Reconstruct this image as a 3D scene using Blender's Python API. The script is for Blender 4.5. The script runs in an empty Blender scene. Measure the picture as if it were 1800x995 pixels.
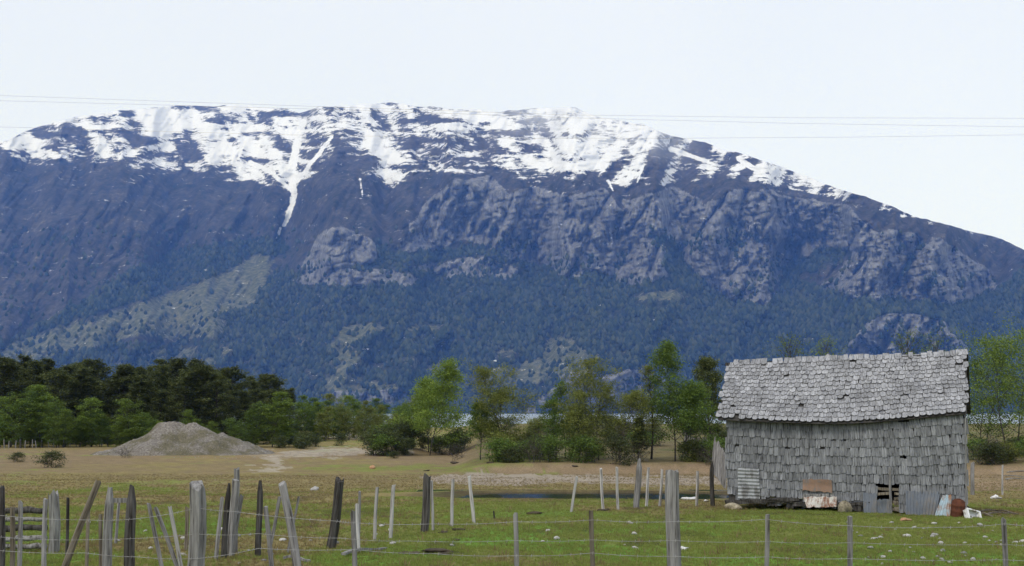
import bpy, math, random
import numpy as np
from mathutils import Vector, Matrix
scene = bpy.context.scene
COL = scene.collection
random.seed(7)
rng = np.random.default_rng(11)

# ------------------------------------------------------------------ camera
EYE = 2.6
F = 2000.0                       # focal length in units of an 1800 x 995 frame
PITCH = math.atan(217.5 / F)
cam_d = bpy.data.cameras.new('camera'); cam = bpy.data.objects.new('camera', cam_d); COL.objects.link(cam)
cam_d.sensor_width = 36; cam_d.lens = 36 * F / 1800; cam_d.clip_end = 20000; cam_d.clip_start = 0.1
cam.location = (0, 0, EYE); cam.rotation_euler = (math.pi / 2 + PITCH, 0, 0)
scene.camera = cam

# ------------------------------------------------------------------ sky and sun (even overcast)
SUN_EL, SUN_AZ = math.radians(52), math.radians(215)
world = bpy.data.worlds.new('World'); scene.world = world; world.use_nodes = True
wn = world.node_tree; wn.nodes.clear()
sky = wn.nodes.new('ShaderNodeTexSky'); sky.sky_type = 'NISHITA'; sky.sun_disc = False
sky.sun_elevation = SUN_EL; sky.sun_rotation = SUN_AZ; sky.dust_density = 3.0
bg1 = wn.nodes.new('ShaderNodeBackground'); bg1.inputs[1].default_value = 0.05
wn.links.new(sky.outputs[0], bg1.inputs[0])
tc = wn.nodes.new('ShaderNodeTexCoord')
nz = wn.nodes.new('ShaderNodeTexNoise'); nz.inputs['Scale'].default_value = 1.6; nz.inputs['Detail'].default_value = 3
wn.links.new(tc.outputs['Generated'], nz.inputs['Vector'])
rp = wn.nodes.new('ShaderNodeValToRGB')
rp.color_ramp.elements[0].position = 0.3; rp.color_ramp.elements[0].color = (0.80, 0.845, 0.935, 1)
rp.color_ramp.elements[1].position = 0.7; rp.color_ramp.elements[1].color = (0.87, 0.90, 0.965, 1)
wn.links.new(nz.outputs['Fac'], rp.inputs[0])
bg2 = wn.nodes.new('ShaderNodeBackground'); bg2.inputs[1].default_value = 0.9
wn.links.new(rp.outputs[0], bg2.inputs[0])
ad = wn.nodes.new('ShaderNodeAddShader'); wo = wn.nodes.new('ShaderNodeOutputWorld')
wn.links.new(bg1.outputs[0], ad.inputs[0]); wn.links.new(bg2.outputs[0], ad.inputs[1]); wn.links.new(ad.outputs[0], wo.inputs[0])
sun_d = bpy.data.lights.new('sun', 'SUN'); sun_d.energy = 1.2; sun_d.angle = math.radians(14); sun_d.color = (1, 0.96, 0.9)
sun = bpy.data.objects.new('sun', sun_d); COL.objects.link(sun)
sd = Vector((math.sin(SUN_AZ) * math.cos(SUN_EL), math.cos(SUN_AZ) * math.cos(SUN_EL), math.sin(SUN_EL)))
sun.rotation_euler = sd.to_track_quat('Z', 'Y').to_euler(); sun.location = (0, 0, 60)
vs = scene.view_settings; vs.view_transform = 'Standard'; vs.look = 'None'; vs.gamma = 1; vs.exposure = 0.0
scene.render.engine = 'CYCLES'
cy = scene.cycles
cy.use_denoising = True; cy.max_bounces = 5; cy.diffuse_bounces = 3; cy.volume_bounces = 1; cy.transparent_max_bounces = 8
cy.sample_clamp_indirect = 4

# ------------------------------------------------------------------ helpers
def ray(px, py):
    a = (px - 900) / F; b = (497.5 - py) / F
    y = math.cos(PITCH) - b * math.sin(PITCH); z = math.sin(PITCH) + b * math.cos(PITCH)
    return a / y, z / y                     # per metre of depth (world Y)
def U(px, py, D):
    a, e = ray(px, py)
    return Vector((a * D, D, EYE + e * D))
def project(x, y, z):                       # arrays -> pixels
    dz = z - EYE
    f = y * math.cos(PITCH) + dz * math.sin(PITCH); u = -y * math.sin(PITCH) + dz * math.cos(PITCH)
    f = np.maximum(f, 1e-3)
    return 900 + F * x / f, 497.5 - F * u / f
def _h(ix, iy, s):
    n = (ix.astype(np.int64) * 374761393 + iy.astype(np.int64) * 668265263 + s * 1274126177) & 0xffffffff
    n = ((n ^ (n >> 13)) * 1274126177) & 0xffffffff
    return ((n ^ (n >> 16)) & 0xffffff) / float(0xffffff)
def vn(x, y, s=0):
    x = np.asarray(x, float); y = np.asarray(y, float)
    xi = np.floor(x); yi = np.floor(y); fx = x - xi; fy = y - yi
    fx = fx * fx * (3 - 2 * fx); fy = fy * fy * (3 - 2 * fy)
    a = _h(xi, yi, s); b = _h(xi + 1, yi, s); c = _h(xi, yi + 1, s); d = _h(xi + 1, yi + 1, s)
    return (a + (b - a) * fx) * (1 - fy) + (c + (d - c) * fx) * fy
def fbm(x, y, s=0, o=4):
    t = 0; amp = 0.5; tot = 0
    for k in range(o):
        t = t + amp * vn(x * 2 ** k + 17.3 * k, y * 2 ** k - 9.1 * k, s + k); tot += amp; amp *= 0.5
    return t / tot
def sst(a, b, x):
    t = np.clip((x - a) / (b - a), 0, 1); return t * t * (3 - 2 * t)
def pip(px, py, poly):
    ins = np.zeros(np.shape(px), bool); n = len(poly)
    for i in range(n):
        x1, y1 = poly[i]; x2, y2 = poly[(i + 1) % n]
        if y1 == y2: continue
        c = ((y1 > py) != (y2 > py)) & (px < (x2 - x1) * (py - y1) / (y2 - y1) + x1)
        ins ^= c
    return ins
def mesh_np(name, v, f, smooth=False):
    v = np.asarray(v, np.float32); me = bpy.data.meshes.new(name)
    if isinstance(f, np.ndarray):
        k = f.shape[1]; nf = len(f)
        me.vertices.add(len(v)); me.vertices.foreach_set('co', v.ravel())
        me.loops.add(nf * k); me.loops.foreach_set('vertex_index', f.ravel().astype(np.int32))
        me.polygons.add(nf); me.polygons.foreach_set('loop_start', np.arange(0, nf * k, k, dtype=np.int32))
        me.update(calc_edges=True)
    else:
        me.from_pydata([tuple(p) for p in v], [], f); me.update()
    if smooth: me.polygons.foreach_set('use_smooth', np.ones(len(me.polygons), bool))
    return me
def obj(name, me, mat=None, parent=None, loc=None, label=None, cat=None, group=None, kind=None):
    o = bpy.data.objects.new(name, me); COL.objects.link(o)
    if mat is not None and me is not None and len(me.materials) == 0: me.materials.append(mat)
    if parent is not None: o.parent = parent
    if loc is not None: o.location = loc
    if label: o['label'] = label
    if cat: o['category'] = cat
    if group: o['group'] = group
    if kind: o['kind'] = kind
    return o
def grid_faces(nr, nc):
    i = np.arange(nr - 1)[:, None] * nc + np.arange(nc - 1)[None, :]
    return np.stack([i, i + 1, i + nc + 1, i + nc], -1).reshape(-1, 4)
class MB:
    """collects pieces into one mesh"""
    def __init__(s): s.v = []; s.f = []
    def add(s, v, f):
        b = len(s.v); s.v += [tuple(p) for p in v]; s.f += [tuple(i + b for i in q) for q in f]
    def tube(s, pts, rad, sides=6, cap=True, jit=0):
        pts = [Vector(p) for p in pts]; b = len(s.v); n = len(pts)
        for i, p in enumerate(pts):
            d = (pts[min(i + 1, n - 1)] - pts[max(i - 1, 0)]).normalized()
            a = d.cross(Vector((0.31, 0.95, 0.1)));
            if a.length < 0.1: a = d.cross(Vector((1, 0, 0)))
            a.normalize(); c = d.cross(a)
            for k in range(sides):
                t = 2 * math.pi * k / sides; r = rad[i] * (1 + jit * (random.random() - .5))
                s.v.append(tuple(p + a * (r * math.cos(t)) + c * (r * math.sin(t))))
        for i in range(n - 1):
            for k in range(sides):
                k2 = (k + 1) % sides
                s.f.append((b + i * sides + k, b + i * sides + k2, b + (i + 1) * sides + k2, b + (i + 1) * sides + k))
        if cap:
            s.f.append(tuple(b + k for k in reversed(range(sides)))); s.f.append(tuple(b + (n - 1) * sides + k for k in range(sides)))
    def hexa(s, c8):
        s.add(c8, [(0, 3, 2, 1), (4, 5, 6, 7), (0, 1, 5, 4), (1, 2, 6, 5), (2, 3, 7, 6), (3, 0, 4, 7)])
    def box(s, c, sx, sy, sz, R=None):
        P = [Vector((x * sx / 2, y * sy / 2, z * sz / 2)) for z in (-1, 1) for x, y in ((-1, -1), (1, -1), (1, 1), (-1, 1))]
        s.hexa([(R @ p if R else p) + Vector(c) for p in P])
    def mesh(s, name, smooth=False):
        me = bpy.data.meshes.new(name); me.from_pydata(s.v, [], s.f); me.update()
        if smooth: me.polygons.foreach_set('use_smooth', np.ones(len(me.polygons), bool))
        return me

# ------------------------------------------------------------------ materials
class N:
    def __init__(s, name):
        s.m = bpy.data.materials.new(name); s.m.use_nodes = True; s.t = s.m.node_tree
        s.p = s.t.nodes['Principled BSDF']; s.p.inputs['Roughness'].default_value = 0.9
        s.p.inputs['Specular IOR Level'].default_value = 0.2
    def n(s, ty, **kw):
        nd = s.t.nodes.new('ShaderNode' + ty)
        for k, v in kw.items():
            if hasattr(nd, k): setattr(nd, k, v)
            else: s.set(nd, k.replace('_', ' '), v)
        return nd
    def set(s, nd, k, v):
        i = nd.inputs[k]
        if hasattr(v, 'is_output') or isinstance(v, bpy.types.NodeSocket): s.t.links.new(v, i)
        else: i.default_value = v
    def noise(s, vec, scale, detail=4, rough=.6):
        nd = s.n('TexNoise', Scale=scale, Detail=detail, Roughness=rough)
        if vec is not None: s.t.links.new(vec, nd.inputs['Vector'])
        return nd.outputs['Fac']
    def mapping(s, vec, sc, loc=None):
        nd = s.n('Mapping'); nd.inputs['Scale'].default_value = sc; s.t.links.new(vec, nd.inputs['Vector'])
        if loc is not None: s.t.links.new(loc, nd.inputs['Location'])
        return nd.outputs[0]
    def ramp(s, fac, *st):
        nd = s.n('ValToRGB'); e = nd.color_ramp.elements
        while len(e) < len(st): e.new(0.5)
        for el, (p, c) in zip(e, st): el.position = p; el.color = (*c, 1) if len(c) == 3 else c
        s.t.links.new(fac, nd.inputs[0]); return nd.outputs[0]
    def mix(s, fac, a, b, mode='MIX'):
        nd = s.n('Mix', data_type='RGBA', blend_type=mode)
        for k, v in ((0, fac), (6, a), (7, b)):
            if isinstance(v, bpy.types.NodeSocket): s.t.links.new(v, nd.inputs[k])
            else: nd.inputs[k].default_value = (*v, 1) if isinstance(v, tuple) and len(v) == 3 else v
        return nd.outputs[2]
    def math(s, op, a, b=0.0, clamp=False):
        nd = s.n('Math', operation=op, use_clamp=clamp)
        for k, v in ((0, a), (1, b)):
            if isinstance(v, bpy.types.NodeSocket): s.t.links.new(v, nd.inputs[k])
            else: nd.inputs[k].default_value = v
        return nd.outputs[0]
    def rnd(s):
        return s.math('FRACT', s.math('ADD', s.n('ObjectInfo').outputs['Random'], s.n('NewGeometry').outputs['Random Per Island']))
    def base(s, c): s.set(s.p, 'Base Color', c if isinstance(c, bpy.types.NodeSocket) else (*c, 1))
    def bump(s, h, st=.5, dist=.02):
        b = s.n('Bump', Strength=st, Distance=dist); s.t.links.new(h, b.inputs['Height']); s.t.links.new(b.outputs[0], s.p.inputs['Normal'])
    def coord(s, k='Object'): return s.n('TexCoord').outputs[k]
    def attr(s, k): return s.n('Attribute', attribute_name=k).outputs

def wood(name, a, b, dark, scale=(26, 26, 1.6), uv=False, var=.35):
    m = N(name); r = m.rnd()
    off = m.n('CombineXYZ', X=m.math('MULTIPLY', r, 13.0), Y=m.math('MULTIPLY', r, 7.0)).outputs[0]
    vec = m.mapping(m.n('UVMap').outputs[0] if uv else m.coord(), scale, off)
    g = m.noise(vec, 1.0, 6, .65)
    c = m.ramp(g, (.36, dark), (.46, a), (.62, b))
    blot = m.noise(m.mapping(m.n('UVMap').outputs[0] if uv else m.coord(), (3, 3, 3), off), 1.3, 3)
    c = m.mix(m.math('MULTIPLY', blot, .35), c, dark)
    k = m.math('ADD', m.math('MULTIPLY', r, var), 1 - var * .6)
    if uv:
        gp_ = m.n('NewGeometry').outputs['Position']
        big = m.ramp(m.noise(m.mapping(gp_, (1.6, 1.6, .55)), 1.0, 5, .65), (.34, (.78, .78, .78)), (.5, (1, 1, 1)), (.66, (1.12, 1.1, 1.07)))
        k = m.math('MULTIPLY', k, big)
    c = m.mix(1.0, c, m.n('CombineColor', Red=k, Green=k, Blue=k).outputs[0], 'MULTIPLY')
    m.base(c); m.bump(g, .7, .012); return m.m
W_GREY = wood('weathered_wood', (.22, .215, .21), (.36, .355, .35), (.07, .065, .06))
W_DARK = wood('dark_weathered_wood', (.055, .05, .046), (.12, .115, .11), (.02, .018, .016))
W_PALE = wood('bleached_wood', (.42, .41, .40), (.58, .57, .56), (.14, .13, .12))
W_BROWN = wood('brown_wood', (.17, .145, .11), (.28, .25, .2), (.06, .05, .04))
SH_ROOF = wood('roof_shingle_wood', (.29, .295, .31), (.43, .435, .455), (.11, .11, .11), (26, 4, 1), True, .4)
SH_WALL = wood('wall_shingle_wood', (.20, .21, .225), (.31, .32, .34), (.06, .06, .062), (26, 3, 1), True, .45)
W_BACK = wood('sheathing_wood', (.06, .057, .054), (.11, .105, .1), (.04, .035, .03), (3, 3, 26))

END_SHADE = wood('end_grain_shade', (.10, .098, .095), (.17, .165, .16), (.04, .038, .035))  # end grain, darkened so shade between the shingles is painted into their edges
def rocky(name, a, b, c, scale=8):
    m = N(name); v = m.coord(); g = m.noise(v, scale, 7, .65)
    r = m.rnd(); k = m.math('ADD', m.math('MULTIPLY', r, .4), .75)
    col = m.ramp(g, (.3, a), (.5, b), (.72, c))
    m.base(m.mix(1.0, col, m.n('CombineColor', Red=k, Green=k, Blue=k).outputs[0], 'MULTIPLY')); m.bump(g, .8, .03); return m.m
STONE_PALE = rocky('pale_stone', (.26, .25, .23), (.46, .45, .43), (.62, .61, .59))
STONE_GREY = rocky('grey_stone', (.12, .12, .12), (.25, .25, .25), (.4, .4, .39))
STONE_OCHRE = rocky('ochre_stone', (.25, .13, .07), (.45, .26, .15), (.5, .36, .25))
STONE_MOSSY = rocky('mossy_stone', (.1, .09, .06), (.32, .28, .2), (.5, .46, .36), 14)
EARTH = rocky('dark_earth', (.03, .024, .018), (.07, .055, .04), (.12, .1, .07))
RED_EARTH = rocky('rust_red_earth', (.09, .035, .02), (.16, .06, .035), (.2, .1, .06))
WHITE = rocky('dirty_white', (.45, .44, .42), (.68, .68, .67), (.78, .78, .78), 12)

def metal(name, base, rust, amt, uvscale=4, metallic=.55, rough=.5):
    m = N(name); v = m.coord(); g = m.noise(v, uvscale, 6, .65)
    st = m.noise(m.mapping(v, (14, 14, 1.5)), 1.0, 4)
    f = m.ramp(m.math('ADD', m.math('MULTIPLY', g, .6), m.math('MULTIPLY', st, .4)), (amt - .06, (0, 0, 0)), (amt + .06, (1, 1, 1)))
    c = m.mix(f, m.mix(m.noise(v, 9, 3), tuple(x * .7 for x in base), tuple(min(1, x * 1.25) for x in base)), rust)
    m.base(c); m.p.inputs['Metallic'].default_value = metallic; m.p.inputs['Roughness'].default_value = rough
    m.bump(g, .3, .01); return m.m
M_ZINC = metal('galvanised_zinc', (.33, .35, .37), (.14, .14, .14), .53, 3, .1, .6)
M_GREY = metal('dull_blue_grey_sheet', (.16, .18, .21), (.22, .2, .18), .55, 3, .3, .6)
M_BLUE = metal('faded_blue_sheet', (.36, .47, .54), (.3, .17, .1), .52, 4, .1, .7)
M_WRUST = metal('rust_streaked_white_sheet', (.6, .58, .54), (.23, .12, .08), .52, 5, .1, .7)
M_RUST = metal('rusty_sheet', (.27, .18, .13), (.2, .17, .15), .55, 5, .1, .8)
M_DRUM = metal('rusted_iron', (.13, .05, .03), (.07, .03, .02), .55, 8, .1, .9)
M_WIRE = metal('wire', (.36, .36, .36), (.2, .18, .17), .55, 5, .2, .6)
m = N('line_cable'); m.base((.22, .22, .24)); M_CABLE = m.m
m = N('yellow_plastic'); m.base((.7, .55, .03)); M_YELLOW = m.m
m = N('white_enamel'); m.base(m.mix(m.ramp(m.noise(m.coord(), 6, 5), (.5, (0, 0, 0)), (.62, (1, 1, 1))), (.75, .76, .77), (.3, .27, .24))); m.p.inputs['Roughness'].default_value = .35; M_ENAMEL = m.m

def leafmat(name, a, b, c):
    m = N(name); r = m.n('NewGeometry').outputs['Random Per Island']
    big = m.noise(m.coord(), .9, 2)
    col = m.ramp(m.math('ADD', m.math('MULTIPLY', r, .6), m.math('MULTIPLY', big, .4)), (.2, a), (.5, b), (.8, c))
    k = m.math('ADD', m.math('MULTIPLY', m.n('ObjectInfo').outputs['Random'], .4), .8)
    col = m.mix(1.0, col, m.n('CombineColor', Red=k, Green=k, Blue=k).outputs[0], 'MULTIPLY')
    m.base(col)
    tr = m.n('BsdfTranslucent'); m.t.links.new(col, tr.inputs[0])
    mx = m.n('MixShader'); mx.inputs[0].default_value = .35
    m.t.links.new(m.p.outputs[0], mx.inputs[1]); m.t.links.new(tr.outputs[0], mx.inputs[2])
    m.t.links.new(mx.outputs[0], m.t.nodes['Material Output'].inputs['Surface']); return m.m
L_DARK = leafmat('dark_foliage', (.035, .05, .02), (.085, .108, .035), (.17, .185, .055))
L_LIGHT = leafmat('spring_foliage', (.1, .15, .026), (.16, .235, .04), (.22, .29, .055))
L_MID = leafmat('green_foliage', (.065, .105, .024), (.11, .18, .034), (.175, .245, .05))
L_OLIVE = leafmat('olive_foliage', (.11, .135, .032), (.175, .205, .048), (.24, .26, .07))
L_SHRUB = leafmat('shrub_foliage', (.04, .055, .022), (.075, .1, .034), (.13, .145, .055))
L_TWIG = leafmat('grey_brown_twigs', (.05, .042, .035), (.085, .07, .055), (.12, .1, .08))
BARK = wood('bark', (.06, .052, .045), (.12, .11, .1), (.02, .018, .015), (8, 8, 2))
# ------------------------------------------------------------------ ground
TD = np.array([0, 10, 15, 22, 31, 45, 60, 80, 100, 130, 170, 215, 240, 300, 400, 480, 700, 3000], float)
TZ = np.array([-2.0, -2.03, -2.15, -2.4, -2.72, -3.2, -3.6, -3.9, -4.1, -4.25, -4.2, -3.9, -4.3, -8, -16, -24, -32, -60], float)
PND = (3.3, 40.0)
def ground(x, y):
    x = np.asarray(x, float); y = np.asarray(y, float)
    z = np.interp(y, TD, TZ)
    z = 0.5 * z + 0.25 * (np.interp(y - 2.5, TD, TZ) + np.interp(y + 2.5, TD, TZ))
    az = x / np.maximum(y, 8)
    z = z - 0.014 * x * sst(60, 35, y) * sst(-2, 6, x)
    # raised bank with the middle trees
    warp = 2.0 * (vn(x * .25, y * .1, 5) - .5)
    bank = sst(62, 64.5, y + warp) * sst(-.055, -.02, az + .01 * (vn(y * .3, x * .1, 6) - .5)) * sst(260, 215, y)
    z = z + bank * (np.maximum(z, -3.2 + .1 * (vn(x * .4, y * .4, 8) - .5)) - z)
    # hummocks
    near = sst(300, 150, y)
    z = z + near * (.16 * (fbm(x * .16, y * .16, 1, 3) - .5) + .06 * (fbm(x * .9, y * .9, 2, 3) - .5))
    z = z + .9 * np.exp(-(((x + 10.6) / 2.6) ** 2 + ((y - 100) / 2.5) ** 2)) * (.8 + .5 * vn(x, y, 4))
    # pond
    e = np.sqrt(((x - PND[0]) / 5.8) ** 2 + ((y - PND[1]) / 2.0) ** 2) + .5 * (fbm(x * .7, y * .7, 9, 3) - .5)
    w = sst(1.9, 1.1, e)
    z = z * (1 - w) + (-3.02) * w - .3 * sst(1.0, .75, e)
    return z + EYE
def gz(x, y): return float(ground(np.array([x]), np.array([y]))[0])
def hit(px, py, lo=6.0, hi=240.0):
    a, e = ray(px, py); D = np.linspace(lo, hi, 6000)
    s = EYE + e * D <= ground(a * D, D)
    i = int(np.argmax(s)) if s.any() else len(D) - 1
    return D[i]
def onground(px, py, dz=0.0):
    D = hit(px, py); p = U(px, py, D); p.z = gz(p.x, p.y) + dz; return p

ang = np.concatenate([np.linspace(-math.pi, -.56, 50)[:-1], np.linspace(-.56, .56, 620), np.linspace(.56, math.pi, 50)[1:]])
rad = np.concatenate([[0.01], np.geomspace(3, 700, 420)])
R_, A_ = np.meshgrid(rad, ang, indexing='ij')
gx = R_ * np.sin(A_); gy = R_ * np.cos(A_)
gzv = ground(gx, gy)
gpx, gpy = project(gx, np.maximum(gy, .5), gzv)
front = gy > 3
n1 = fbm(gx * .12, gy * .12, 21, 4); n2 = fbm(gx * .5, gy * .35, 22, 4); n3 = fbm(gx * 2.2, gy * 1.6, 23, 3); n4 = fbm(gx * .05, gy * .03, 24, 3)
nn = .45 * n1 + .35 * n2 + .2 * n3
wx = gpx + 60 * (n2 - .5); wy = gpy + 14 * (n2 - .5) + 10 * (n3 - .5)
C_GREEN = np.array([0.189, 0.215, 0.058]); C_LUSH = np.array([0.143, 0.267, 0.044]); C_OLIVE = np.array([0.241, 0.201, 0.086]); C_TAN = np.array([0.248, 0.182, 0.094])
C_RED = np.array([.22, .162, .105]); C_GRAVEL = np.array([.40, .36, .315]); C_DARK = np.array([.05, .04, .025]); C_PALE = np.array([.42, .38, .33])
def lerp3(a, b, t): return a + (b - a) * np.clip(t, 0, 1)[..., None]
green = np.interp(gy, [0, 20, 28, 36, 50, 62, 75, 90, 130, 220], [.8, .6, .42, .32, .28, .42, .3, .15, .35, .5])
green = green + .45 * sst(1150, 1350, gpx) * sst(45, 34, gy) + .4 * sst(520, 760, gpx) * sst(32, 24, gy)
gm = sst(.30, .62, green * .75 + (nn - .5) * 2.2 + .05)
col = np.broadcast_to(C_OLIVE, gx.shape + (3,)).copy()
col = lerp3(col, C_TAN, sst(.46, .64, n1 * .6 + n2 * .4) * .8)
redm = np.interp(gy, [0, 38, 52, 66, 92, 108, 125], [0, 0, .3, .65, .8, .7, .0]) * sst(.36, .58, n4 * .5 + n2 * .5 + .06)
col = lerp3(col, C_RED, redm)
col = lerp3(col, C_GREEN, gm * .95)
col = lerp3(col, C_LUSH, gm * sst(.5, .62, n2) * sst(34, 24, gy))
rear = sst(64, 72, gy) * sst(800, 860, gpx) * sst(240, 200, gy)
col = lerp3(col, np.array([.10, .095, .045]), rear * (.45 + .9 * (n2 - .3)))
for poly, c, amt in (
    ([(735, 838), (800, 831), (900, 833), (1000, 836), (1290, 838), (1290, 853), (1100, 852), (1000, 851), (900, 851), (820, 850), (760, 848)], np.array([.34, .29, .24]), -.9),
    ([(430, 800), (480, 793), (560, 789), (640, 788), (720, 786), (735, 792), (660, 799), (560, 803), (470, 806)], C_PALE, .55),
    ([(215, 790), (480, 786), (500, 800), (440, 806), (250, 803)], C_TAN, .6),
    ([(540, 768), (590, 763), (650, 764), (645, 768), (590, 770)], C_PALE, .9),
    ([(515, 768), (555, 763), (560, 768)], C_PALE, .8),
    ([(455, 804), (490, 806), (502, 820), (480, 828), (420, 826), (470, 821), (485, 815), (470, 809)], C_PALE, .55),
    ([(1700, 824), (1830, 818), (1830, 862), (1700, 866)], C_RED * 1.25, .8),
    ([(150, 992), (250, 976), (330, 970), (335, 984), (250, 998), (160, 1004)], C_TAN * 1.2, .8),
    ([(1690, 896), (1760, 893), (1800, 903), (1780, 914), (1700, 912)], C_TAN, .8),
    ([(830, 822), (1000, 818), (1280, 818), (1290, 836), (1000, 834), (850, 831)], C_RED * 1.15, .8),
):
    ins = pip(wx, wy, poly) & front
    col = lerp3(col, c, ins * (amt * (.65 + .7 * n3) if amt > 0 else -amt))
dark = sst(.66, .72, fbm(gx * .9, gy * .7, 31, 4)) * sst(70, 20, gy)
col = lerp3(col, C_DARK, dark * .75)
e = np.sqrt(((gx - PND[0]) / 5.8) ** 2 + ((gy - PND[1]) / 2.0) ** 2) + .5 * (fbm(gx * .7, gy * .7, 9, 3) - .5)
col = lerp3(col, C_DARK * 1.4, sst(1.35, 1.0, e) * .8)
col = col * (.78 + .44 * n3)[..., None]
me = mesh_np('ground', np.stack([gx, gy, gzv], -1).reshape(-1, 3), grid_faces(*gx.shape)[:, ::-1].copy(), True)
ca = me.color_attributes.new('soil', 'FLOAT_COLOR', 'POINT')
ca.data.foreach_set('color', np.concatenate([col, np.ones(col.shape[:2] + (1,))], -1).astype(np.float32).ravel())
m = N('pasture_soil'); v = m.coord()
g1 = m.noise(v, 9, 6, .7); g2 = m.noise(v, 45, 4, .7)
c = m.attr('soil')['Color']
k = m.ramp(m.math('ADD', m.math('MULTIPLY', g1, .5), m.math('MULTIPLY', g2, .5)), (.34, (.5, .5, .47)), (.5, (1, 1, 1)), (.66, (1.45, 1.42, 1.38)))
m.base(m.mix(1.0, c, k, 'MULTIPLY')); m.bump(m.math('ADD', g1, m.math('MULTIPLY', g2, .4)), .8, .08); m.p.inputs['Specular IOR Level'].default_value = .05
GROUND = obj('ground', me, m.m, kind='structure')

# water: the pond on the pasture and the lake
def water(name, rough, tint, bump):
    m = N(name); m.base(tint); m.p.inputs['Roughness'].default_value = rough; m.p.inputs['Specular IOR Level'].default_value = .5
    v = m.mapping(m.coord(), (1, .35, 1)); m.bump(m.noise(v, bump, 4), .25, .05); return m.m
me = mesh_np('pond_water', [(-3.5, 36.5, EYE - 3.09), (10.5, 36.5, EYE - 3.09), (10.5, 43.2, EYE - 3.09), (-3.5, 43.2, EYE - 3.09)], [(0, 1, 2, 3)])
obj('pond_water', me, water('dark_pond_water', .06, (.012, .018, .025), 3), kind='structure')
me = mesh_np('lake_water', [(-4200, 330, EYE - 18), (4200, 330, EYE - 18), (4200, 3700, EYE - 18), (-4200, 3700, EYE - 18)], [(0, 1, 2, 3)])
obj('lake_water', me, water('lake_water', .5, (.27, .32, .36), .05), kind='structure')

# ------------------------------------------------------------------ mountain
NX, NT = 1240, 345
mx = np.linspace(-380, 2180, NX)
SKY = np.array([(-380, 372), (-150, 300), (-60, 270), (0, 252), (40, 232), (75, 221), (130, 206), (200, 197), (300, 188), (420, 185), (490, 190), (525, 198), (560, 188), (620, 186), (690, 181), (740, 186), (800, 190), (900, 196), (950, 188), (1010, 191), (1060, 206), (1130, 219), (1180, 238), (1250, 255), (1330, 280), (1400, 304), (1480, 333), (1520, 344), (1550, 357), (1620, 383), (1700, 405), (1760, 421), (1800, 437), (1900, 468), (2180, 545)], float)
top = np.interp(mx, SKY[:, 0], SKY[:, 1]); top = top + 7 * (fbm(mx * .03, mx * 0, 41, 4) - .5) * 2 * .6
tt = np.linspace(0, 1, NT)
MY = 729 + (top[None, :] - 729) * tt[:, None]; MX = np.broadcast_to(mx, MY.shape)
w1 = fbm(MX * .012, MY * .016, 51, 4) - .5; w2 = fbm(MX * .012 + 40, MY * .016, 52, 4) - .5; w3 = fbm(MX * .06, MY * .07, 53, 3) - .5
QX = MX + 40 * w1 + 12 * w3; QY = MY + 34 * w2 + 10 * w3
CLIFFS = [
 [(1090, 350), (1170, 335), (1240, 350), (1240, 440), (1225, 490), (1190, 440), (1130, 410)],
 [(525, 475), (548, 428), (575, 402), (612, 398), (640, 425), (657, 468), (600, 478)],
 [(688, 432), (722, 385), (762, 340), (800, 322), (862, 318), (895, 345), (950, 330), (1000, 340), (1060, 330), (1105, 380), (1150, 430), (1182, 492), (1100, 500), (1050, 478), (1000, 496), (960, 465), (900, 455), (860, 428), (800, 418), (762, 437)],
 [(1215, 450), (1240, 372), (1290, 332), (1345, 326), (1420, 352), (1492, 370), (1535, 418), (1500, 440), (1440, 440), (1385, 478), (1345, 542), (1290, 520), (1250, 502), (1225, 482)],
 [(1448, 505), (1508, 432), (1540, 412), (1600, 410), (1622, 430), (1650, 415), (1692, 430), (1735, 470), (1765, 515), (1700, 532), (1600, 527), (1500, 518)],
 [(1495, 632), (1512, 575), (1545, 548), (1605, 545), (1658, 566), (1692, 598), (1702, 632)],
 [(920, 728), (950, 690), (1010, 650), (1080, 662), (1130, 655), (1190, 690), (1180, 728)],
 [(500, 500), (560, 478), (640, 482), (700, 476), (760, 490), (700, 505), (600, 510)],
 [(780, 490), (860, 450), (930, 480), (900, 500)], [(700, 470), (760, 455), (850, 452), (800, 480)],
 [(560, 690), (640, 676), (720, 690), (700, 715), (580, 712)],
 [(1800, 470), (1850, 455), (1950, 480), (2020, 560), (1900, 560)],
]
cliff = np.zeros(MY.shape)
for i, p in enumerate(CLIFFS): cliff = np.maximum(cliff, pip(QX, QY, p) * (1.0 if 0 < i < 6 or i == 11 else .7))
MEADOWS = [
 [(-60, 625), (0, 608), (80, 586), (180, 556), (250, 536), (320, 506), (400, 476), (440, 448), (482, 452), (465, 500), (440, 540), (385, 556), (395, 590), (300, 598), (250, 588), (200, 602), (120, 622), (0, 645), (-60, 660)],
 [(578, 608), (608, 570), (672, 564), (676, 580), (625, 600), (600, 628)], [(690, 582), (740, 566), (790, 570), (770, 580)],
 [(565, 690), (575, 660), (640, 668), (705, 682), (725, 702), (600, 706)],
 [(955, 600), (1005, 596), (1045, 640), (1000, 662), (955, 650)], [(820, 668), (880, 645), (940, 632), (990, 645), (940, 672), (870, 690)],
 [(590, 630), (625, 612), (640, 640), (600, 650)], [(745, 640), (800, 634), (800, 655), (760, 660)], [(1100, 520), (1180, 510), (1230, 522), (1160, 530)],
]
meadow = np.zeros(MY.shape)
sx_, sy_ = MX + 16 * w1 + 10 * w3, MY + 14 * w2 + 8 * w3
for p in MEADOWS: meadow = np.maximum(meadow, pip(sx_, sy_, p))
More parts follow.
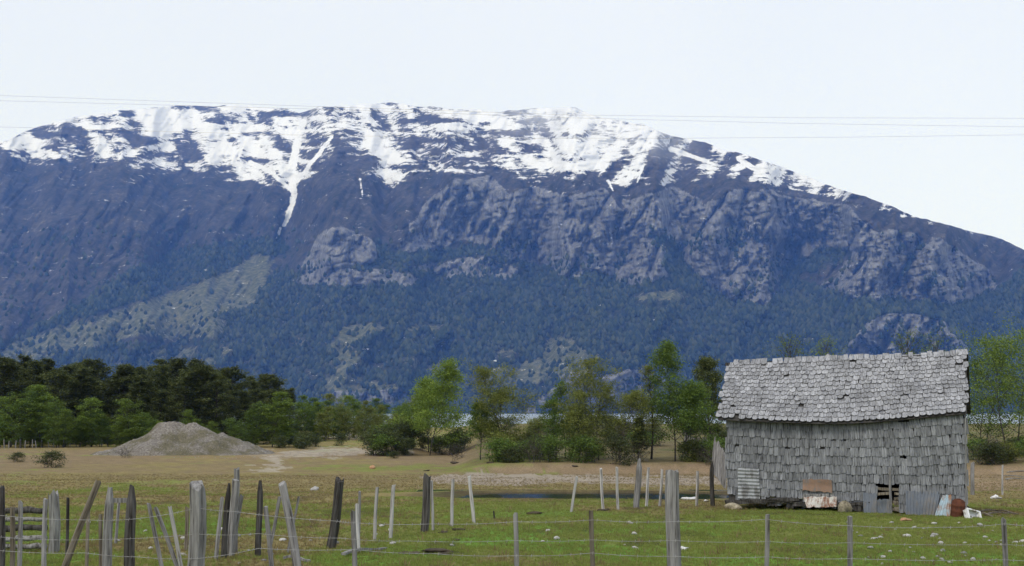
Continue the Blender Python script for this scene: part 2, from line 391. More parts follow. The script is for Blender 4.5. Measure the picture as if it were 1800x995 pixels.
FOREST = [
 [(372, 562), (460, 500), (500, 470), (520, 480), (600, 480), (680, 440), (760, 440), (860, 432), (960, 470), (1050, 482), (1180, 495), (1230, 488), (1290, 525), (1345, 545), (1400, 482), (1450, 508), (1600, 528), (1750, 518), (1800, 482), (2250, 575), (2250, 760), (-420, 760), (-420, 690), (0, 648), (120, 626), (200, 606), (300, 604), (385, 592)],
 [(-420, 640), (0, 602), (100, 566), (150, 530), (190, 497), (230, 472), (300, 445), (400, 425), (480, 415), (505, 440), (420, 470), (340, 497), (260, 527), (180, 552), (80, 587), (0, 606), (-420, 690)],
 [(660, 470), (640, 420), (690, 440), (770, 440), (780, 470)], [(1180, 500), (1150, 430), (1100, 390), (1190, 400), (1225, 470), (1230, 500)], [(1330, 460), (1400, 440), (1500, 440), (1440, 480), (1370, 490)],
]
forest = np.zeros(MY.shape)
for p in FOREST: forest = np.maximum(forest, pip(QX, sy_, p))
forest *= (1 - meadow) * (1 - .93 * (cliff > .5)) * (1 - .5 * ((cliff > 0) & (cliff < .9)))
openf = sst(.60, .68, fbm(MX * .03, MY * .05, 61, 3)) * sst(560, 620, MY) * sst(1150, 1000, MX)
meadow = np.maximum(meadow, openf * .8 * (forest > 0)); forest *= (1 - .85 * openf)
# snow
SL = np.array([(-380, 330), (0, 275), (60, 290), (130, 282), (200, 290), (330, 298), (430, 306), (500, 335), (560, 300), (620, 288), (680, 318), (730, 300), (800, 300), (900, 308), (1000, 314), (1080, 322), (1170, 325), (1250, 312), (1350, 322), (1450, 345), (1550, 372), (1700, 412), (2180, 560)], float)
line = np.interp(MX, SL[:, 0], SL[:, 1])
strata = fbm(MX * .018 + .004 * MY, MY * .085, 71, 5)
slant = fbm((MX + 1.1 * (MY - 200) * np.where(MX < 1000, -1, 1) * .6) * .05, MY * .02, 72, 5)
ns = np.where(MX < 1050, .6 * strata + .4 * slant, .35 * strata + .65 * slant)
ns = .5 + 1.25 * (ns - .5) + .26 * (fbm(MX * .10, MY * .2, 73, 4) - .5)
depth_in = (line - MY) / np.maximum(line - top[None, :], 25)
bias = np.interp(depth_in, [-.25, -.05, 0, .15, .5, 1.0], [-.6, -.22, -.08, -.02, .015, .07])
bias = bias - .15 * sst(1080, 1200, MX) + .06 * sst(1200, 1300, MX) - .06 * sst(1400, 1500, MX)
bias = bias - .1 * np.exp(-((MX - 590 - .5 * (MY - 250)) / 42) ** 2)
snow = np.clip(.5 + (ns + bias - .497) * 2.6, 0, 1)
def stroke(pts, wid):
    d = np.full(MY.shape, 1e9)
    for (x1, y1, a), (x2, y2, b) in zip([(*p, w) for p, w in zip(pts, wid)][:-1], [(*p, w) for p, w in zip(pts, wid)][1:]):
        L = (x2 - x1) ** 2 + (y2 - y1) ** 2; t = np.clip(((MX - x1) * (x2 - x1) + (MY - y1) * (y2 - y1)) / L, 0, 1)
        d = np.minimum(d, np.hypot(MX + 5 * w3 - x1 - t * (x2 - x1), MY - y1 - t * (y2 - y1)) - (a + (b - a) * t))
    return sst(1.5, -1.5, d)
for s_ in (stroke([(532, 215), (520, 262), (512, 300), (517, 340), (511, 368), (499, 395)], [5, 7, 8, 6, 4.5, 3.5]), stroke([(492, 402), (487, 420)], [3, 2.5]), stroke([(440, 285), (480, 305), (508, 332)], [4, 4, 3]), stroke([(585, 240), (548, 285), (522, 320)], [3, 4, 3]),
           stroke([(1130, 290), (1120, 320)], [3, 1.5]), stroke([(1070, 318), (1078, 335)], [2.5, 1]), stroke([(632, 315), (637, 345)], [1.6, .6]), stroke([(1300, 280), (1360, 318)], [6, 2]), stroke([(1180, 262), (1260, 290)], [5, 2])):
    snow = np.maximum(snow, s_)
snow *= 1 - (forest > .5)
snow *= 1 - .0 * cliff
# slope of the terrain (rise over run) -> true depth of each point
slope = np.full(MY.shape, .62)
slope = np.where(forest > 0, .52, slope); slope = np.where(meadow > 0, .40, slope); slope = np.where(cliff > .4, .7 + 2.4 * vn(MX * .01 + 3 * w1, (MY + 22 * w3 + .15 * MX) * .075, 87), slope)
slope = np.where(MY < line, .60, slope)
slope = slope * (.75 + .5 * fbm(MX * .02, MY * .03, 81, 3))
for _ in range(3):
    slope = (slope + np.roll(slope, 3, 1) + np.roll(slope, -3, 1) + np.roll(slope, 2, 0) + np.roll(slope, -2, 0)) / 5
ey = (497.5 - MY) / F
EL = (math.sin(PITCH) + ey * math.cos(PITCH)) / (math.cos(PITCH) - ey * math.sin(PITCH))
AZ = ((MX - 900) / F) / (math.cos(PITCH) - ey * math.sin(PITCH))
slope = np.maximum(slope, EL + .16)
DD = np.zeros(MY.shape); DD[0] = 3000 + 160 * (fbm(mx * .006, mx * 0 + 3, 82, 3) - .5)
for i in range(1, NT):
    DD[i] = DD[i - 1] * (1 + (EL[i] - EL[i - 1]) / (slope[i] - EL[i]))
for _ in range(10): DD[:, 1:-1] = .5 * DD[:, 1:-1] + .25 * (DD[:, 2:] + DD[:, :-2])
# buttresses, gullies and cracks in the faces
rid = 1 - np.abs(2 * fbm(MX * .010 + .002 * MY, MY * .0045, 83, 4) - 1)
DD = DD - 330 * (rid - .6) * sst(0, .25, tt)[:, None]
def crest(x, y, s, p): return (1 - np.abs(2 * fbm(x, y, s, 4) - 1)) ** p
bump_ = fbm(MX * .05, MY * .06, 85, 5)
def soft(q, n):
    for _ in range(n): q = (q + np.roll(q, 2, 1) + np.roll(q, -2, 1) + np.roll(q, 2, 0) + np.roll(q, -2, 0)) / 5
    return q
cs = soft(cliff, 4); ms = soft(meadow, 9); fs = soft(forest, 2)
DD = DD + cs * (85 * crest((MX + .35 * MY) * .024, MY * .009, 84, 6) + 45 * crest((MX - .2 * MY) * .07, MY * .022, 86, 5) + 22 * crest(MX * .03, (MY + .2 * MX) * .08, 88, 4) - 40 * (bump_ - .5) - 45)
DD = DD + (1 - cs) * (45 * crest((MX + .6 * MY) * .03, MY * .012, 89, 3) - 40 * (bump_ - .5))
alp_ = sst(20, -25, MY - line)
DD = DD - alp_ * 60 * (fbm(MX * .03, MY * .14, 93, 4) - .5)
gul = np.exp(-((MX - 517 + .12 * (MY - 300)) / 16) ** 2) * sst(440, 380, MY); DD = DD + 90 * gul
PXw, PYw, PZw = AZ * DD, DD, EYE + EL * DD
# far side of the crest, so that the mountain is solid
back = []
for k, (dd, dz) in enumerate([(120, -18), (350, -90), (800, -330), (1500, -800)]):
    d = DD[-1] + dd; back.append(np.stack([AZ[-1] * d, d, np.maximum(PZw[-1] + dz, EYE - 50)], -1))
foot = np.stack([AZ[0] * (DD[0] - 60), DD[0] - 60, np.full(NX, EYE - 55.0)], -1)
MV = np.concatenate([foot[None], np.stack([PXw, PYw, PZw], -1), np.array(back)], 0)
def pad(a): return np.concatenate([a[:1], a, np.repeat(a[-1:], 4, 0)], 0).astype(np.float32).ravel()
me = mesh_np('mountain', MV.reshape(-1, 3), grid_faces(MV.shape[0], NX), True)
for nm, a in (('snow', snow), ('cliff', np.clip(cs * 1.15, 0, 1)), ('meadow', ms), ('forest', fs), ('alpine', sst(20, -25, MY - line)),
              ('cloud_fade', sst(.86, 1.0, np.broadcast_to(tt[:, None], MY.shape)) * sst(820, 960, MX) * sst(1250, 1120, MX))):
    at = me.attributes.new(nm, 'FLOAT', 'POINT'); at.data.foreach_set('value', pad(np.asarray(a, float)))
m = N('mountain_face'); v = m.coord()
big = m.noise(v, .012, 6, .65); fine = m.noise(v, .05, 6, .7)
vert = m.noise(m.mapping(v, (.03, .03, .006)), 1.0, 6, .7)
shrub = m.ramp(m.math('ADD', m.math('MULTIPLY', big, .5), m.math('MULTIPLY', fine, .5)), (.38, (.014, .02, .014)), (.48, (.038, .036, .03)), (.58, (.072, .066, .056)), (.68, (.16, .152, .135)))
rock = m.ramp(m.math('ADD', m.math('MULTIPLY', vert, .6), m.math('MULTIPLY', fine, .4)), (.36, (.045, .048, .048)), (.45, (.125, .128, .13)), (.56, (.20, .203, .205)), (.68, (.32, .31, .295)))
grass = m.ramp(fine, (.36, (.035, .042, .022)), (.5, (.092, .1, .05)), (.68, (.17, .16, .1)))
wood_floor = m.ramp(fine, (.4, (.018, .024, .012)), (.65, (.05, .055, .03)))
alp = m.ramp(fine, (.35, (.03, .03, .032)), (.65, (.1, .092, .09)))
fa = lambda k: m.attr(k)['Fac']
f2 = m.noise(v, .17, 5, .7); led = m.noise(m.mapping(v, (.010, .010, .07)), 1.0, 6, .7)
def edge(k, *terms):
    s_ = fa(k)
    for t_, w_ in terms: s_ = m.math('ADD', s_, m.math('MULTIPLY', m.math('SUBTRACT', t_, .5), w_))
    return s_
c = m.mix(fa('forest'), shrub, wood_floor)
c = m.mix(m.ramp(edge('meadow', (big, 1.4), (fine, 1.6), (f2, 1.0)), (.44, (0, 0, 0)), (.56, (1, 1, 1))), c, grass)
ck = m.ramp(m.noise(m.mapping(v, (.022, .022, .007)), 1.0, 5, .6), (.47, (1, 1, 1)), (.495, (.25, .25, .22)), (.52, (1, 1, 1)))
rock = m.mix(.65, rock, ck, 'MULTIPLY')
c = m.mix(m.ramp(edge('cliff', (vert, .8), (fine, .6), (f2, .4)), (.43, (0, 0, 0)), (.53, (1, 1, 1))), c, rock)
c = m.mix(m.math('MULTIPLY', fa('alpine'), .85), c, alp)
c = m.mix(m.math('MULTIPLY', fa('cloud_fade'), .6), c, (.6, .62, .66))  # summit fading into cloud, painted in as a paler rock colour
sf = m.ramp(edge('snow', (led, 2.3), (fine, 1.1), (f2, 1.4)), (.45, (0, 0, 0)), (.53, (1, 1, 1)))
c = m.mix(sf, c, (.73, .75, .78)); m.base(c); m.bump(m.math('ADD', fine, vert), .6, 7.0); m.p.inputs['Specular IOR Level'].default_value = 0.05
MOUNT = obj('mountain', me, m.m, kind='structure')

# forest over the lower slopes: one mass
def scatter(name, pts, inst, smin, smax, mat, tilt=0.0, seed=0):
    me = mesh_np(name, pts, np.zeros((0, 4), int)) if False else bpy.data.meshes.new(name)
    me.vertices.add(len(pts)); me.vertices.foreach_set('co', np.asarray(pts, np.float32).ravel()); me.update()
    o = obj(name, me, None, kind='stuff')
    src = bpy.data.objects.new(name + '_piece', inst)
    if len(inst.materials) == 0: inst.materials.append(mat)
    g = bpy.data.node_groups.new(name, 'GeometryNodeTree')
    g.interface.new_socket('Geometry', in_out='INPUT', socket_type='NodeSocketGeometry'); g.interface.new_socket('Geometry', in_out='OUTPUT', socket_type='NodeSocketGeometry')
    a = g.nodes.new('NodeGroupInput'); b = g.nodes.new('NodeGroupOutput'); ip = g.nodes.new('GeometryNodeInstanceOnPoints')
    oi = g.nodes.new('GeometryNodeObjectInfo'); oi.inputs['Object'].default_value = src; oi.inputs['As Instance'].default_value = True
    r1 = g.nodes.new('FunctionNodeRandomValue'); r1.data_type = 'FLOAT_VECTOR'; r1.inputs[0].default_value = (-tilt, -tilt, 0); r1.inputs[1].default_value = (tilt, tilt, 6.283)
    r2 = g.nodes.new('FunctionNodeRandomValue'); r2.data_type = 'FLOAT'; r2.inputs[2].default_value = smin; r2.inputs[3].default_value = smax
    r1.inputs['Seed'].default_value = seed; r2.inputs['Seed'].default_value = seed + 5
    L = g.links.new
    L(a.outputs[0], ip.inputs['Points']); L(oi.outputs['Geometry'], ip.inputs['Instance'])
    L(r1.outputs[0], ip.inputs['Rotation']); L(r2.outputs[1], ip.inputs['Scale']); L(ip.outputs[0], b.inputs[0])
    md = o.modifiers.new('scatter', 'NODES'); md.node_group = g
    return o
def blob_tree(seed, n=2):
    import bmesh
    bm = bmesh.new(); bmesh.ops.create_icosphere(bm, subdivisions=n, radius=1)
    for p in bm.verts:
        q = p.co.copy(); r = 1 + .5 * (random.random() - .5)
        t = (q.z + 1) / 2
        k = (1.0 - .62 * t ** 1.5) * r
        p.co = Vector((q.x * k, q.y * k, q.z * 1.15 + .75))
    me = bpy.data.meshes.new('far_tree'); bm.to_mesh(me); bm.free(); return me
m = N('far_forest_foliage'); oi = m.n('ObjectInfo')
c = m.ramp(oi.outputs['Random'], (0, (.012, .022, .012)), (.5, (.03, .046, .02)), (1, (.075, .085, .035)))
nf = m.noise(m.coord(), 2.5, 3); m.base(m.mix(m.math('MULTIPLY', nf, .4), c, (.012, .02, .012))); FARF = m.m
# patches of forest thin out and thicken
pr = forest * (.35 + .65 * sst(.38, .5, fbm(MX * .04, MY * .06, 91, 3)))
pr = pr + .05 * (MY > line + 60) * (1 - cliff) * (meadow < .5) * (forest < .1) + .10 * meadow * sst(480, 600, MY) + .25 * (cliff > .3) * sst(.60, .66, fbm((MX + .5 * MY) * .035, MY * .03, 92, 3))
pr = pr * (DD / 3000) * (MY > 400)
flat = (pr / pr.sum()).ravel()
idx = rng.choice(len(flat), 38000, p=flat)
P3 = np.stack([PXw, PYw, PZw], -1).reshape(-1, 3)[idx] + rng.normal(0, 2.0, (38000, 3)) * [1, 1, 0]
scatter('mountain_forest', P3, blob_tree(1), 4.0, 9.5, FARF, .06, 3)
# ------------------------------------------------------------------ barn
def lerp(a, b, t): return a + (b - a) * t
BL, BR, TL, TR = U(1281, 884, 32.3), U(1700, 907, 30.0), U(1279, 736, 32.3), U(1697, 726, 30.0)
EL_, ER_ = U(1262, 737, 32.1), U(1699, 727, 29.8)
RL_, RR_ = U(1282, 637, 34.2), U(1699, 620, 31.9)
DIR = Vector((BR.x - BL.x, BR.y - BL.y, 0)).normalized(); INW = Vector((-DIR.y, DIR.x, 0))
if INW.y < 0: INW = -INW
sag = lambda u: -.16 * (1 - (2 * u - 1) ** 2)
def wallP(u, v): return lerp(lerp(BL, BR, u), lerp(TL, TR, u), v) + Vector((0, 0, v * sag(u))) + INW * (.05 * math.sin(u * 5) * v)
def roofP(u, v):
    p = lerp(lerp(EL_, ER_, u), lerp(RL_, RR_, u), v)
    return p + Vector((0, 0, (1 - v) * sag(u) - .04 * math.sin(math.pi * u) * v + .02 * math.sin(9 * u + 4 * v)))
B0 = Vector(((BL.x + BR.x) / 2, (BL.y + BR.y) / 2, gz((BL.x + BR.x) / 2, (BL.y + BR.y) / 2)))
barn = obj('barn', None, loc=B0, label='old grey wooden barn clad in rounded shingles with a sagging roof', cat='barn')
def frame(P, u, v, out):
    p = P(u, v); du = (P(min(u + .01, 1), v) - P(max(u - .01, 0), v)).normalized(); dv = (P(u, min(v + .02, 1)) - P(u, max(v - .02, 0))).normalized()
    n = du.cross(dv).normalized()
    if n.dot(out) < 0: n = -n
    dv = n.cross(du).normalized()
    if dv.z < 0: dv = -dv
    return p, du, dv, n
def shingle_shape(kind, k):
    r = random.Random(k * 7 + len(kind)); pts = []
    if kind == 'round':
        for i in range(7):
            t = math.pi * i / 6; pts.append((-.5 * math.cos(t), (.46 + .12 * r.random()) * (1 - math.sin(t)) * (.9 + .2 * r.random())))
    else:
        c = .18 + .1 * r.random(); h = .16 + .12 * r.random()
        pts = [(-.5, h), (-.5 + c * .4, h * .35), (-.5 + c, .03 * r.random()), (0, .03 * (r.random() - .5)), (.5 - c, .03 * r.random()), (.5 - c * .4, h * .35), (.5, h)]
    pts += [(.5, 1.0), (-.5, 1.0)]
    return pts
SHAPES = {k: [shingle_shape(k, i) for i in range(6)] for k in ('round', 'clip')}
def shingle_geo(kind, i, w, L, t):
    pts = SHAPES[kind][i]; ly = .5 * w if kind == 'round' else .1
    P = [(x * w, (y * w if y < 1 else L)) for x, y in pts]; n = len(P)
    zb = lambda y: 2.2 * t * (1 - y / L)
    v = [(x, y, zb(y) + t) for x, y in P] + [(x, y, zb(y)) for x, y in P]
    f = [tuple(range(n))] + [(k, k + n, (k + 1) % n + n, (k + 1) % n) for k in range(n)] + [tuple(reversed(range(n, 2 * n)))]
    return v, f
def uvmesh(name, v, f, uv):
    me = bpy.data.meshes.new(name); me.from_pydata(v, [], f); me.update()
    l = me.uv_layers.new(name='UVMap'); vi = np.zeros(len(me.loops), np.int32); me.loops.foreach_get('vertex_index', vi)
    l.data.foreach_set('uv', np.asarray(uv, np.float32)[vi].ravel()); return me
def clad(P, parent, kind, rows, w0, expo_L, t, mat, name, out, skip, seed, label):
    r = random.Random(seed); items = []
    Lw = (P(1, .5) - P(0, .5)).length
    for j in range(rows):
        v = j / rows; u = -r.random() * .02
        while u < 1.0:
            w = w0 * r.uniform(.78, 1.22); uc = u + w / 2 / Lw; u += (w + .009) / Lw
            if uc > 1.004 or uc < -.006: continue
            if skip(uc, v, r): continue
            uu = min(max(uc, 0), 1)
            p, du, dv, n = frame(P, uu, min(v + r.uniform(-.012, .012), 1), out)
            p = p + du * ((uc - uu) * Lw)
            a = r.gauss(0, .035); lift = r.gauss(0, .02) + (.16 * r.random() if r.random() < .05 else 0)
            x = du * math.cos(a) + dv * math.sin(a); y = dv * math.cos(a) - du * math.sin(a)
            y2 = y * math.cos(lift) - n * math.sin(lift); n2 = n * math.cos(lift) + y * math.sin(lift)
            items.append((p - B0 + n * .015, x, y2, n2, r.randrange(6), w, expo_L * r.uniform(.97, 1.06)))
    items.sort(key=lambda q: (q[0] + B0 - Vector((0, 0, EYE))).length)
    base = {}
    for i in range(6):
        v, f = shingle_geo(kind, i, w0, expo_L, t); base[i] = uvmesh(name, v, f, [(q[0] + i, q[1]) for q in v]); base[i].materials.append(mat); base[i].materials.append(END_SHADE); base[i].polygons.foreach_set('material_index', [0] + [1] * (len(f) - 1))
    for k, (p, x, y, n, i, w, L) in enumerate(items[:300]):
        o = bpy.data.objects.new(name, base[i]); COL.objects.link(o); o.parent = parent
        s = w / w0
        o.matrix_local = Matrix(((x.x * s, y.x, n.x, p.x), (x.y * s, y.y, n.y, p.y), (x.z * s, y.z, n.z, p.z), (0, 0, 0, 1)))
    V = []; Fc = []; UV = []
    for (p, x, y, n, i, w, L) in items[300:]:
        v, f = shingle_geo(kind, i, w, L, t); b = len(V); q = r.random() * 9
        for a in v: V.append(tuple(p + x * a[0] + y * a[1] + n * a[2])); UV.append((a[0] + q, a[1] + q * .7))
        Fc += [tuple(j + b for j in g) for g in f]
    jm = uvmesh(name, V, Fc, UV); jm.materials.append(mat); jm.materials.append(END_SHADE); jm.polygons.foreach_set('material_index', [0 if len(g) > 4 and g[0] < g[1] else 1 for g in Fc])
    obj(name, jm, None, parent, kind='stuff')
    return len(items)
# roof deck (both slopes), gables, sheathing
def patchmesh(P, us, vs, off, thick, out):
    V = []; nu, nv = len(us), len(vs)
    for layer in (0, 1):
        for v in vs:
            for u in us:
                p, du, dv, n = frame(P, u, v, out); V.append(p - B0 - n * (off + thick * layer))
    Fq = []; nn_ = nu * nv
    for a in range(nv - 1):
        for b in range(nu - 1):
            i = a * nu + b; Fq += [(i, i + 1, i + nu + 1, i + nu), (nn_ + i + nu, nn_ + i + nu + 1, nn_ + i + 1, nn_ + i)]
    for b in range(nu - 1):
        for i in (b, (nv - 1) * nu + b): Fq.append((i, i + nn_, i + 1 + nn_, i + 1))
    for a in range(nv - 1):
        for i in (a * nu, a * nu + nu - 1): Fq.append((i, i + nu, i + nu + nn_, i + nn_))
    return V, Fq
OUT = -INW + Vector((0, 0, .6))
V, Fq = patchmesh(roofP, [i / 16 for i in range(17)], [0, .25, .5, .75, .97], .012, .03, OUT)
mb = MB(); mb.add(V, Fq)
roof = obj('roof', mb.mesh('roof'), W_BACK, barn)
def backP(u, v):
    r = lerp(RL_, RR_, u); e = roofP(u, 0)
    q = r + INW * 2.2; q.z = e.z
    return lerp(q, r, v) + DIR * (.09 * u - .05)
V, Fq = patchmesh(backP, [i / 8 for i in range(9)], [0, .5, .99], 0, .05, INW + Vector((0, 0, .6)))
mb = MB(); mb.add(V, Fq); obj('rear_roof_slope', mb.mesh('rear_roof_slope'), W_DARK, barn)
# sheathing boards behind the wall shingles, open at the hole
mb = MB()
for j in range(15):
    v0, v1 = .035 + j / 15 * .93, .035 + (j + .93) / 15 * .93
    hl = [0, .182, .218, .372, .408, .562, .598, .742, .778, 1]
    spans = list(zip(hl[0::2], hl[1::2])) if v0 > .8 else [(.0, .625), (.735, 1.0)] if v1 < .36 else ([(0, .75), (.765, 1)] if .5 < v0 < .62 else [(0, 1)])
    for a, b in spans:
        ns_ = 8
        for k in range(ns_):
            ua, ub = lerp(a, b, k / ns_), lerp(a, b, (k + 1) / ns_)
            mb.hexa([wallP(ua, v0) - B0 + INW * .0, wallP(ub, v0) - B0, wallP(ub, v0) - B0 + INW * .03, wallP(ua, v0) - B0 + INW * .03,
                     wallP(ua, v1) - B0, wallP(ub, v1) - B0, wallP(ub, v1) - B0 + INW * .03, wallP(ua, v1) - B0 + INW * .03])
wall = obj('front_wall', mb.mesh('front_wall'), W_BACK, barn)
def wskip(u, v, r):
    if .63 < u < .735 and v < .27: return True
    if .752 < u < .77 and .42 < v < .56: return True
    if v < .02: return r.random() < .55
    if v < .09: return r.random() < .16
    if v > .85 and any(abs(u - q) < .024 for q in (.2, .39, .58, .76)): return True
    return r.random() < .012

def rskip(u, v, r): return r.random() < (.10 if v > .9 else .006)
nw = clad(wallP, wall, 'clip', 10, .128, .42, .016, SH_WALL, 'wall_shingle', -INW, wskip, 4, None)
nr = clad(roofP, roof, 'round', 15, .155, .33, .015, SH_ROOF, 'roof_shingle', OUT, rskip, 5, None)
# back wall, gables, floor
def quadslab(name, a, b, c, d, th, mat):
    n = (b - a).cross(d - a).normalized() * th; mb = MB(); q = [p - B0 for p in (a, b, c, d)]
    mb.hexa(q + [p + n for p in q]); return obj(name, mb.mesh(name), mat, barn)
bwL, bwR = BL + INW * 3.9, BR + INW * 3.9
tl, tr = TL + INW * 3.9, TR + INW * 3.9
quadslab('rear_wall', bwL, bwR, tr, tl, .03, W_DARK)
for nm, a, b, ta, tb, rr in (('gable_wall', BL, bwL, TL, tl, RL_ + DIR * .25), ('gable_wall', BR, bwR, TR, tr, RR_)):
    mb = MB(); off = DIR * (.03 if a is BL else -.06); q = [p + off - B0 for p in (a, b, tb, rr - Vector((0, 0, .12)), ta)]
    th = DIR * .03; mb.add(q + [p + th for p in q], [(0, 1, 2, 3, 4), (9, 8, 7, 6, 5)] + [(k, k + 5, (k + 1) % 5 + 5, (k + 1) % 5) for k in range(5)])
    obj(nm, mb.mesh(nm), W_DARK, barn)
quadslab('floor', BL + Vector((0, 0, .22)) + INW * .1, BR + Vector((0, 0, .3)) + INW * .1, bwR + Vector((0, 0, .3)), bwL + Vector((0, 0, .22)), .03, W_DARK)
def beam(name, a, b, w, h, mat, parent=barn, jit=.01):
    d = (b - a); mb = MB(); n = 6; s = Vector((0, 0, 1)); side = d.cross(s).normalized(); up = side.cross(d).normalized()
    for i in range(n):
        pass
    P = []
    for i in range(n + 1):
        p = a + d * (i / n) - B0; j = lambda: Vector((random.uniform(-jit, jit), random.uniform(-jit, jit), random.uniform(-jit, jit)))
        P.append([p + side * w / 2 + j(), p - side * w / 2 + j(), p - side * w / 2 + up * h + j(), p + side * w / 2 + up * h + j()])
    V = [q for r_ in P for q in r_]; Fc = [(0, 1, 2, 3), tuple(4 * n + k for k in (3, 2, 1, 0))]
    for i in range(n):
        for k in range(4): Fc.append((4 * i + k, 4 * i + (k + 1) % 4, 4 * i + 4 + (k + 1) % 4, 4 * i + 4 + k))
    mb.add(V, Fc); return obj(name, mb.mesh(name), mat, parent)
P0 = BL.copy()
def onwall(px, py, off=0.0):
    a, e = ray(px, py); o = BL - INW * off; n = INW
    d = Vector((a, 1, e)); t = (o - Vector((0, 0, EYE))).dot(n) / d.dot(n)
    return Vector((0, 0, EYE)) + d * t
for a, b, w, h, mt in (((1276, 886), (1405, 881), .16, .1, W_DARK), ((1395, 889), (1530, 889), .14, .09, W_DARK), ((1350, 882), (1420, 886), .12, .05, W_DARK)):
    beam('sill_beam', onwall(*a, .06), onwall(*b, .06), w, h, mt, jit=.025)
beam('corner_board', onwall(1699, 905, .05), onwall(1698, 732, .03), .1, .03, W_GREY)
beam('door_post', onwall(1568.5, 904, .06), onwall(1566, 822, .06), .09, .06, W_GREY)
for a, b in (((1542, 871), (1566, 869)), ((1572, 879), (1592, 878)), ((1572, 888), (1592, 888)), ((1572, 896), (1592, 895)), ((1542, 861), (1590, 864)), ((1543, 886), (1592, 884)), ((1572, 870), (1592, 871)), ((1545, 893), (1590, 901))):
    beam('door_plank', onwall(*a, .0), onwall(*b, .0), .05, .07, W_BROWN, jit=.008)
beam('ridge_board', U(1438, 638, 33.7), U(1457, 623, 33.8), .1, .02, W_PALE)
beam('fascia_plank', onwall(1412, 874, .04), onwall(1466, 873, .04), .03, .08, W_GREY)
beam('ridge_pole', RL_ - Vector((0, 0, .1)) - DIR * .12, RR_ - Vector((0, 0, .1)), .08, .08, W_DARK)
for (x0, x1, y0) in ((1340, 1378, 885), (1382, 1400, 889), (1500, 1516, 894), (1690, 1702, 897)):
    beam('foundation_block', onwall((x0 + x1) / 2 - 8, y0 + 4, -.05), onwall((x0 + x1) / 2 + 8, y0 + 4, -.05), .25, .16, W_DARK, jit=.03)
def sheet(name, quad, offs, waves, axis, amp, mat, parent=None, **kw):
    """corrugated sheet: quad TL TR BR BL in the picture, offs: distance in front of the wall at top and bottom"""
    tl_, tr_, br_, bl_ = [onwall(q[0], q[1], o_) for q, o_ in zip(quad, (offs[0], offs[0], offs[1], offs[1]))]
    c = (tl_ + tr_ + br_ + bl_) / 4; org = B0 if parent else Vector((c.x, c.y, min(br_.z, bl_.z)))
    nu, nv = (waves * 6, 10) if axis == 'v' else (10, waves * 6)
    V = []
    n = ((tr_ - tl_).cross(bl_ - tl_)).normalized()
    if n.y > 0: n = -n
    sd_ = random.random() * 9
    for layer in (0, .004):
        for j in range(nv + 1):
            for i in range(nu + 1):
                u, v = i / nu, j / nv; p = lerp(lerp(bl_, br_, u), lerp(tl_, tr_, u), v)
                ph = (u if axis == 'v' else v) * waves * 2 * math.pi
                edge = .02 * float(vn(u * 9 + sd_, v * 9, 3) - .5)
                p = p + n * (amp * math.sin(ph) + .05 * float(vn(u * 2 + sd_, v * 2, 5) - .5) - layer)
                if j in (0, nv): p = p + (tl_ - bl_).normalized() * edge * 2
                V.append(p - org)
    k = (nu + 1) * (nv + 1); g = grid_faces(nv + 1, nu + 1)
    me = mesh_np(name, V, np.concatenate([g, g[:, ::-1] + k]), True)
    return obj(name, me, mat, parent, None if parent else org, **kw)
sheet('metal_patch', [(1297, 821), (1334, 823), (1336, 878), (1297, 877)], (.08, .08), 9, 'h', .012, M_ZINC, barn, label='shiny corrugated zinc patch')
sheet('metal_patch', [(1411, 842), (1462, 843), (1463, 866), (1411, 862)], (.07, .10), 6, 'v', .006, M_RUST, barn, label='brown rusty sheet patch')
S = 'scrap sheets leaning on the barn'
sheet('metal_sheet', [(1412, 874), (1471, 874), (1470, 890), (1418, 892)], (.10, .22), 9, 'v', .012, M_WRUST, label='white corrugated sheet streaked with rust under the barn wall', cat='metal sheet', group=S)
sheet('metal_sheet', [(1517, 865), (1541, 868), (1541, 903), (1518, 906)], (.08, .2), 4, 'v', .012, M_GREY, label='narrow dark grey sheet left of the barn opening', cat='metal sheet', group=S)
sheet('metal_sheet', [(1541, 878), (1566, 877), (1566, 904), (1541, 904)], (.09, .13), 4, 'v', .012, M_GREY, label='low grey sheet across the bottom of the barn opening', cat='metal sheet', group=S)
sheet('metal_sheet', [(1592, 863), (1653, 864), (1645, 906), (1592, 905)], (.07, .22), 10, 'v', .013, M_GREY, label='wide blue-grey corrugated sheet right of the barn opening', cat='metal sheet', group=S)
sheet('metal_sheet', [(1657, 870), (1673, 871), (1670, 909), (1642, 908)], (.12, .34), 5, 'v', .010, M_BLUE, label='pale blue sheet with rusty foot leaning beside the rusted drum', cat='metal sheet', group=S)
def lathe(prof, sides=20):
    V = []; Fc = []
    for i, (r, z) in enumerate(prof):
        for k in range(sides): V.append((r * math.cos(2 * math.pi * k / sides), r * math.sin(2 * math.pi * k / sides), z))
    for i in range(len(prof) - 1):
        for k in range(sides): Fc.append((i * sides + k, i * sides + (k + 1) % sides, (i + 1) * sides + (k + 1) % sides, (i + 1) * sides + k))
    Fc.append(tuple(reversed(range(sides)))); Fc.append(tuple((len(prof) - 1) * sides + k for k in range(sides)))
    return V, Fc
p = onwall(1683, 908, .3); p.z = gz(p.x, p.y)
dr = obj('rusted_drum', None, loc=p, label='rust-red iron drum standing at the right corner of the barn', cat='drum'); dr.rotation_euler = (.06, .1, 0)
mb = MB(); mb.add(*lathe([(.165, -.03), (.17, .0), (.172, .12), (.182, .14), (.172, .16), (.17, .27), (.181, .29), (.168, .31), (.155, .40), (.10, .445)])); obj('drum_body', mb.mesh('drum_body', True), M_DRUM, dr)
mb = MB(); mb.add(*lathe([(.05, .43), (.055, .46), (.03, .465)], 10)); obj('bung', mb.mesh('bung'), M_DRUM, dr)
p = onwall(1709, 908, .45); p.z = gz(p.x, p.y) + .03
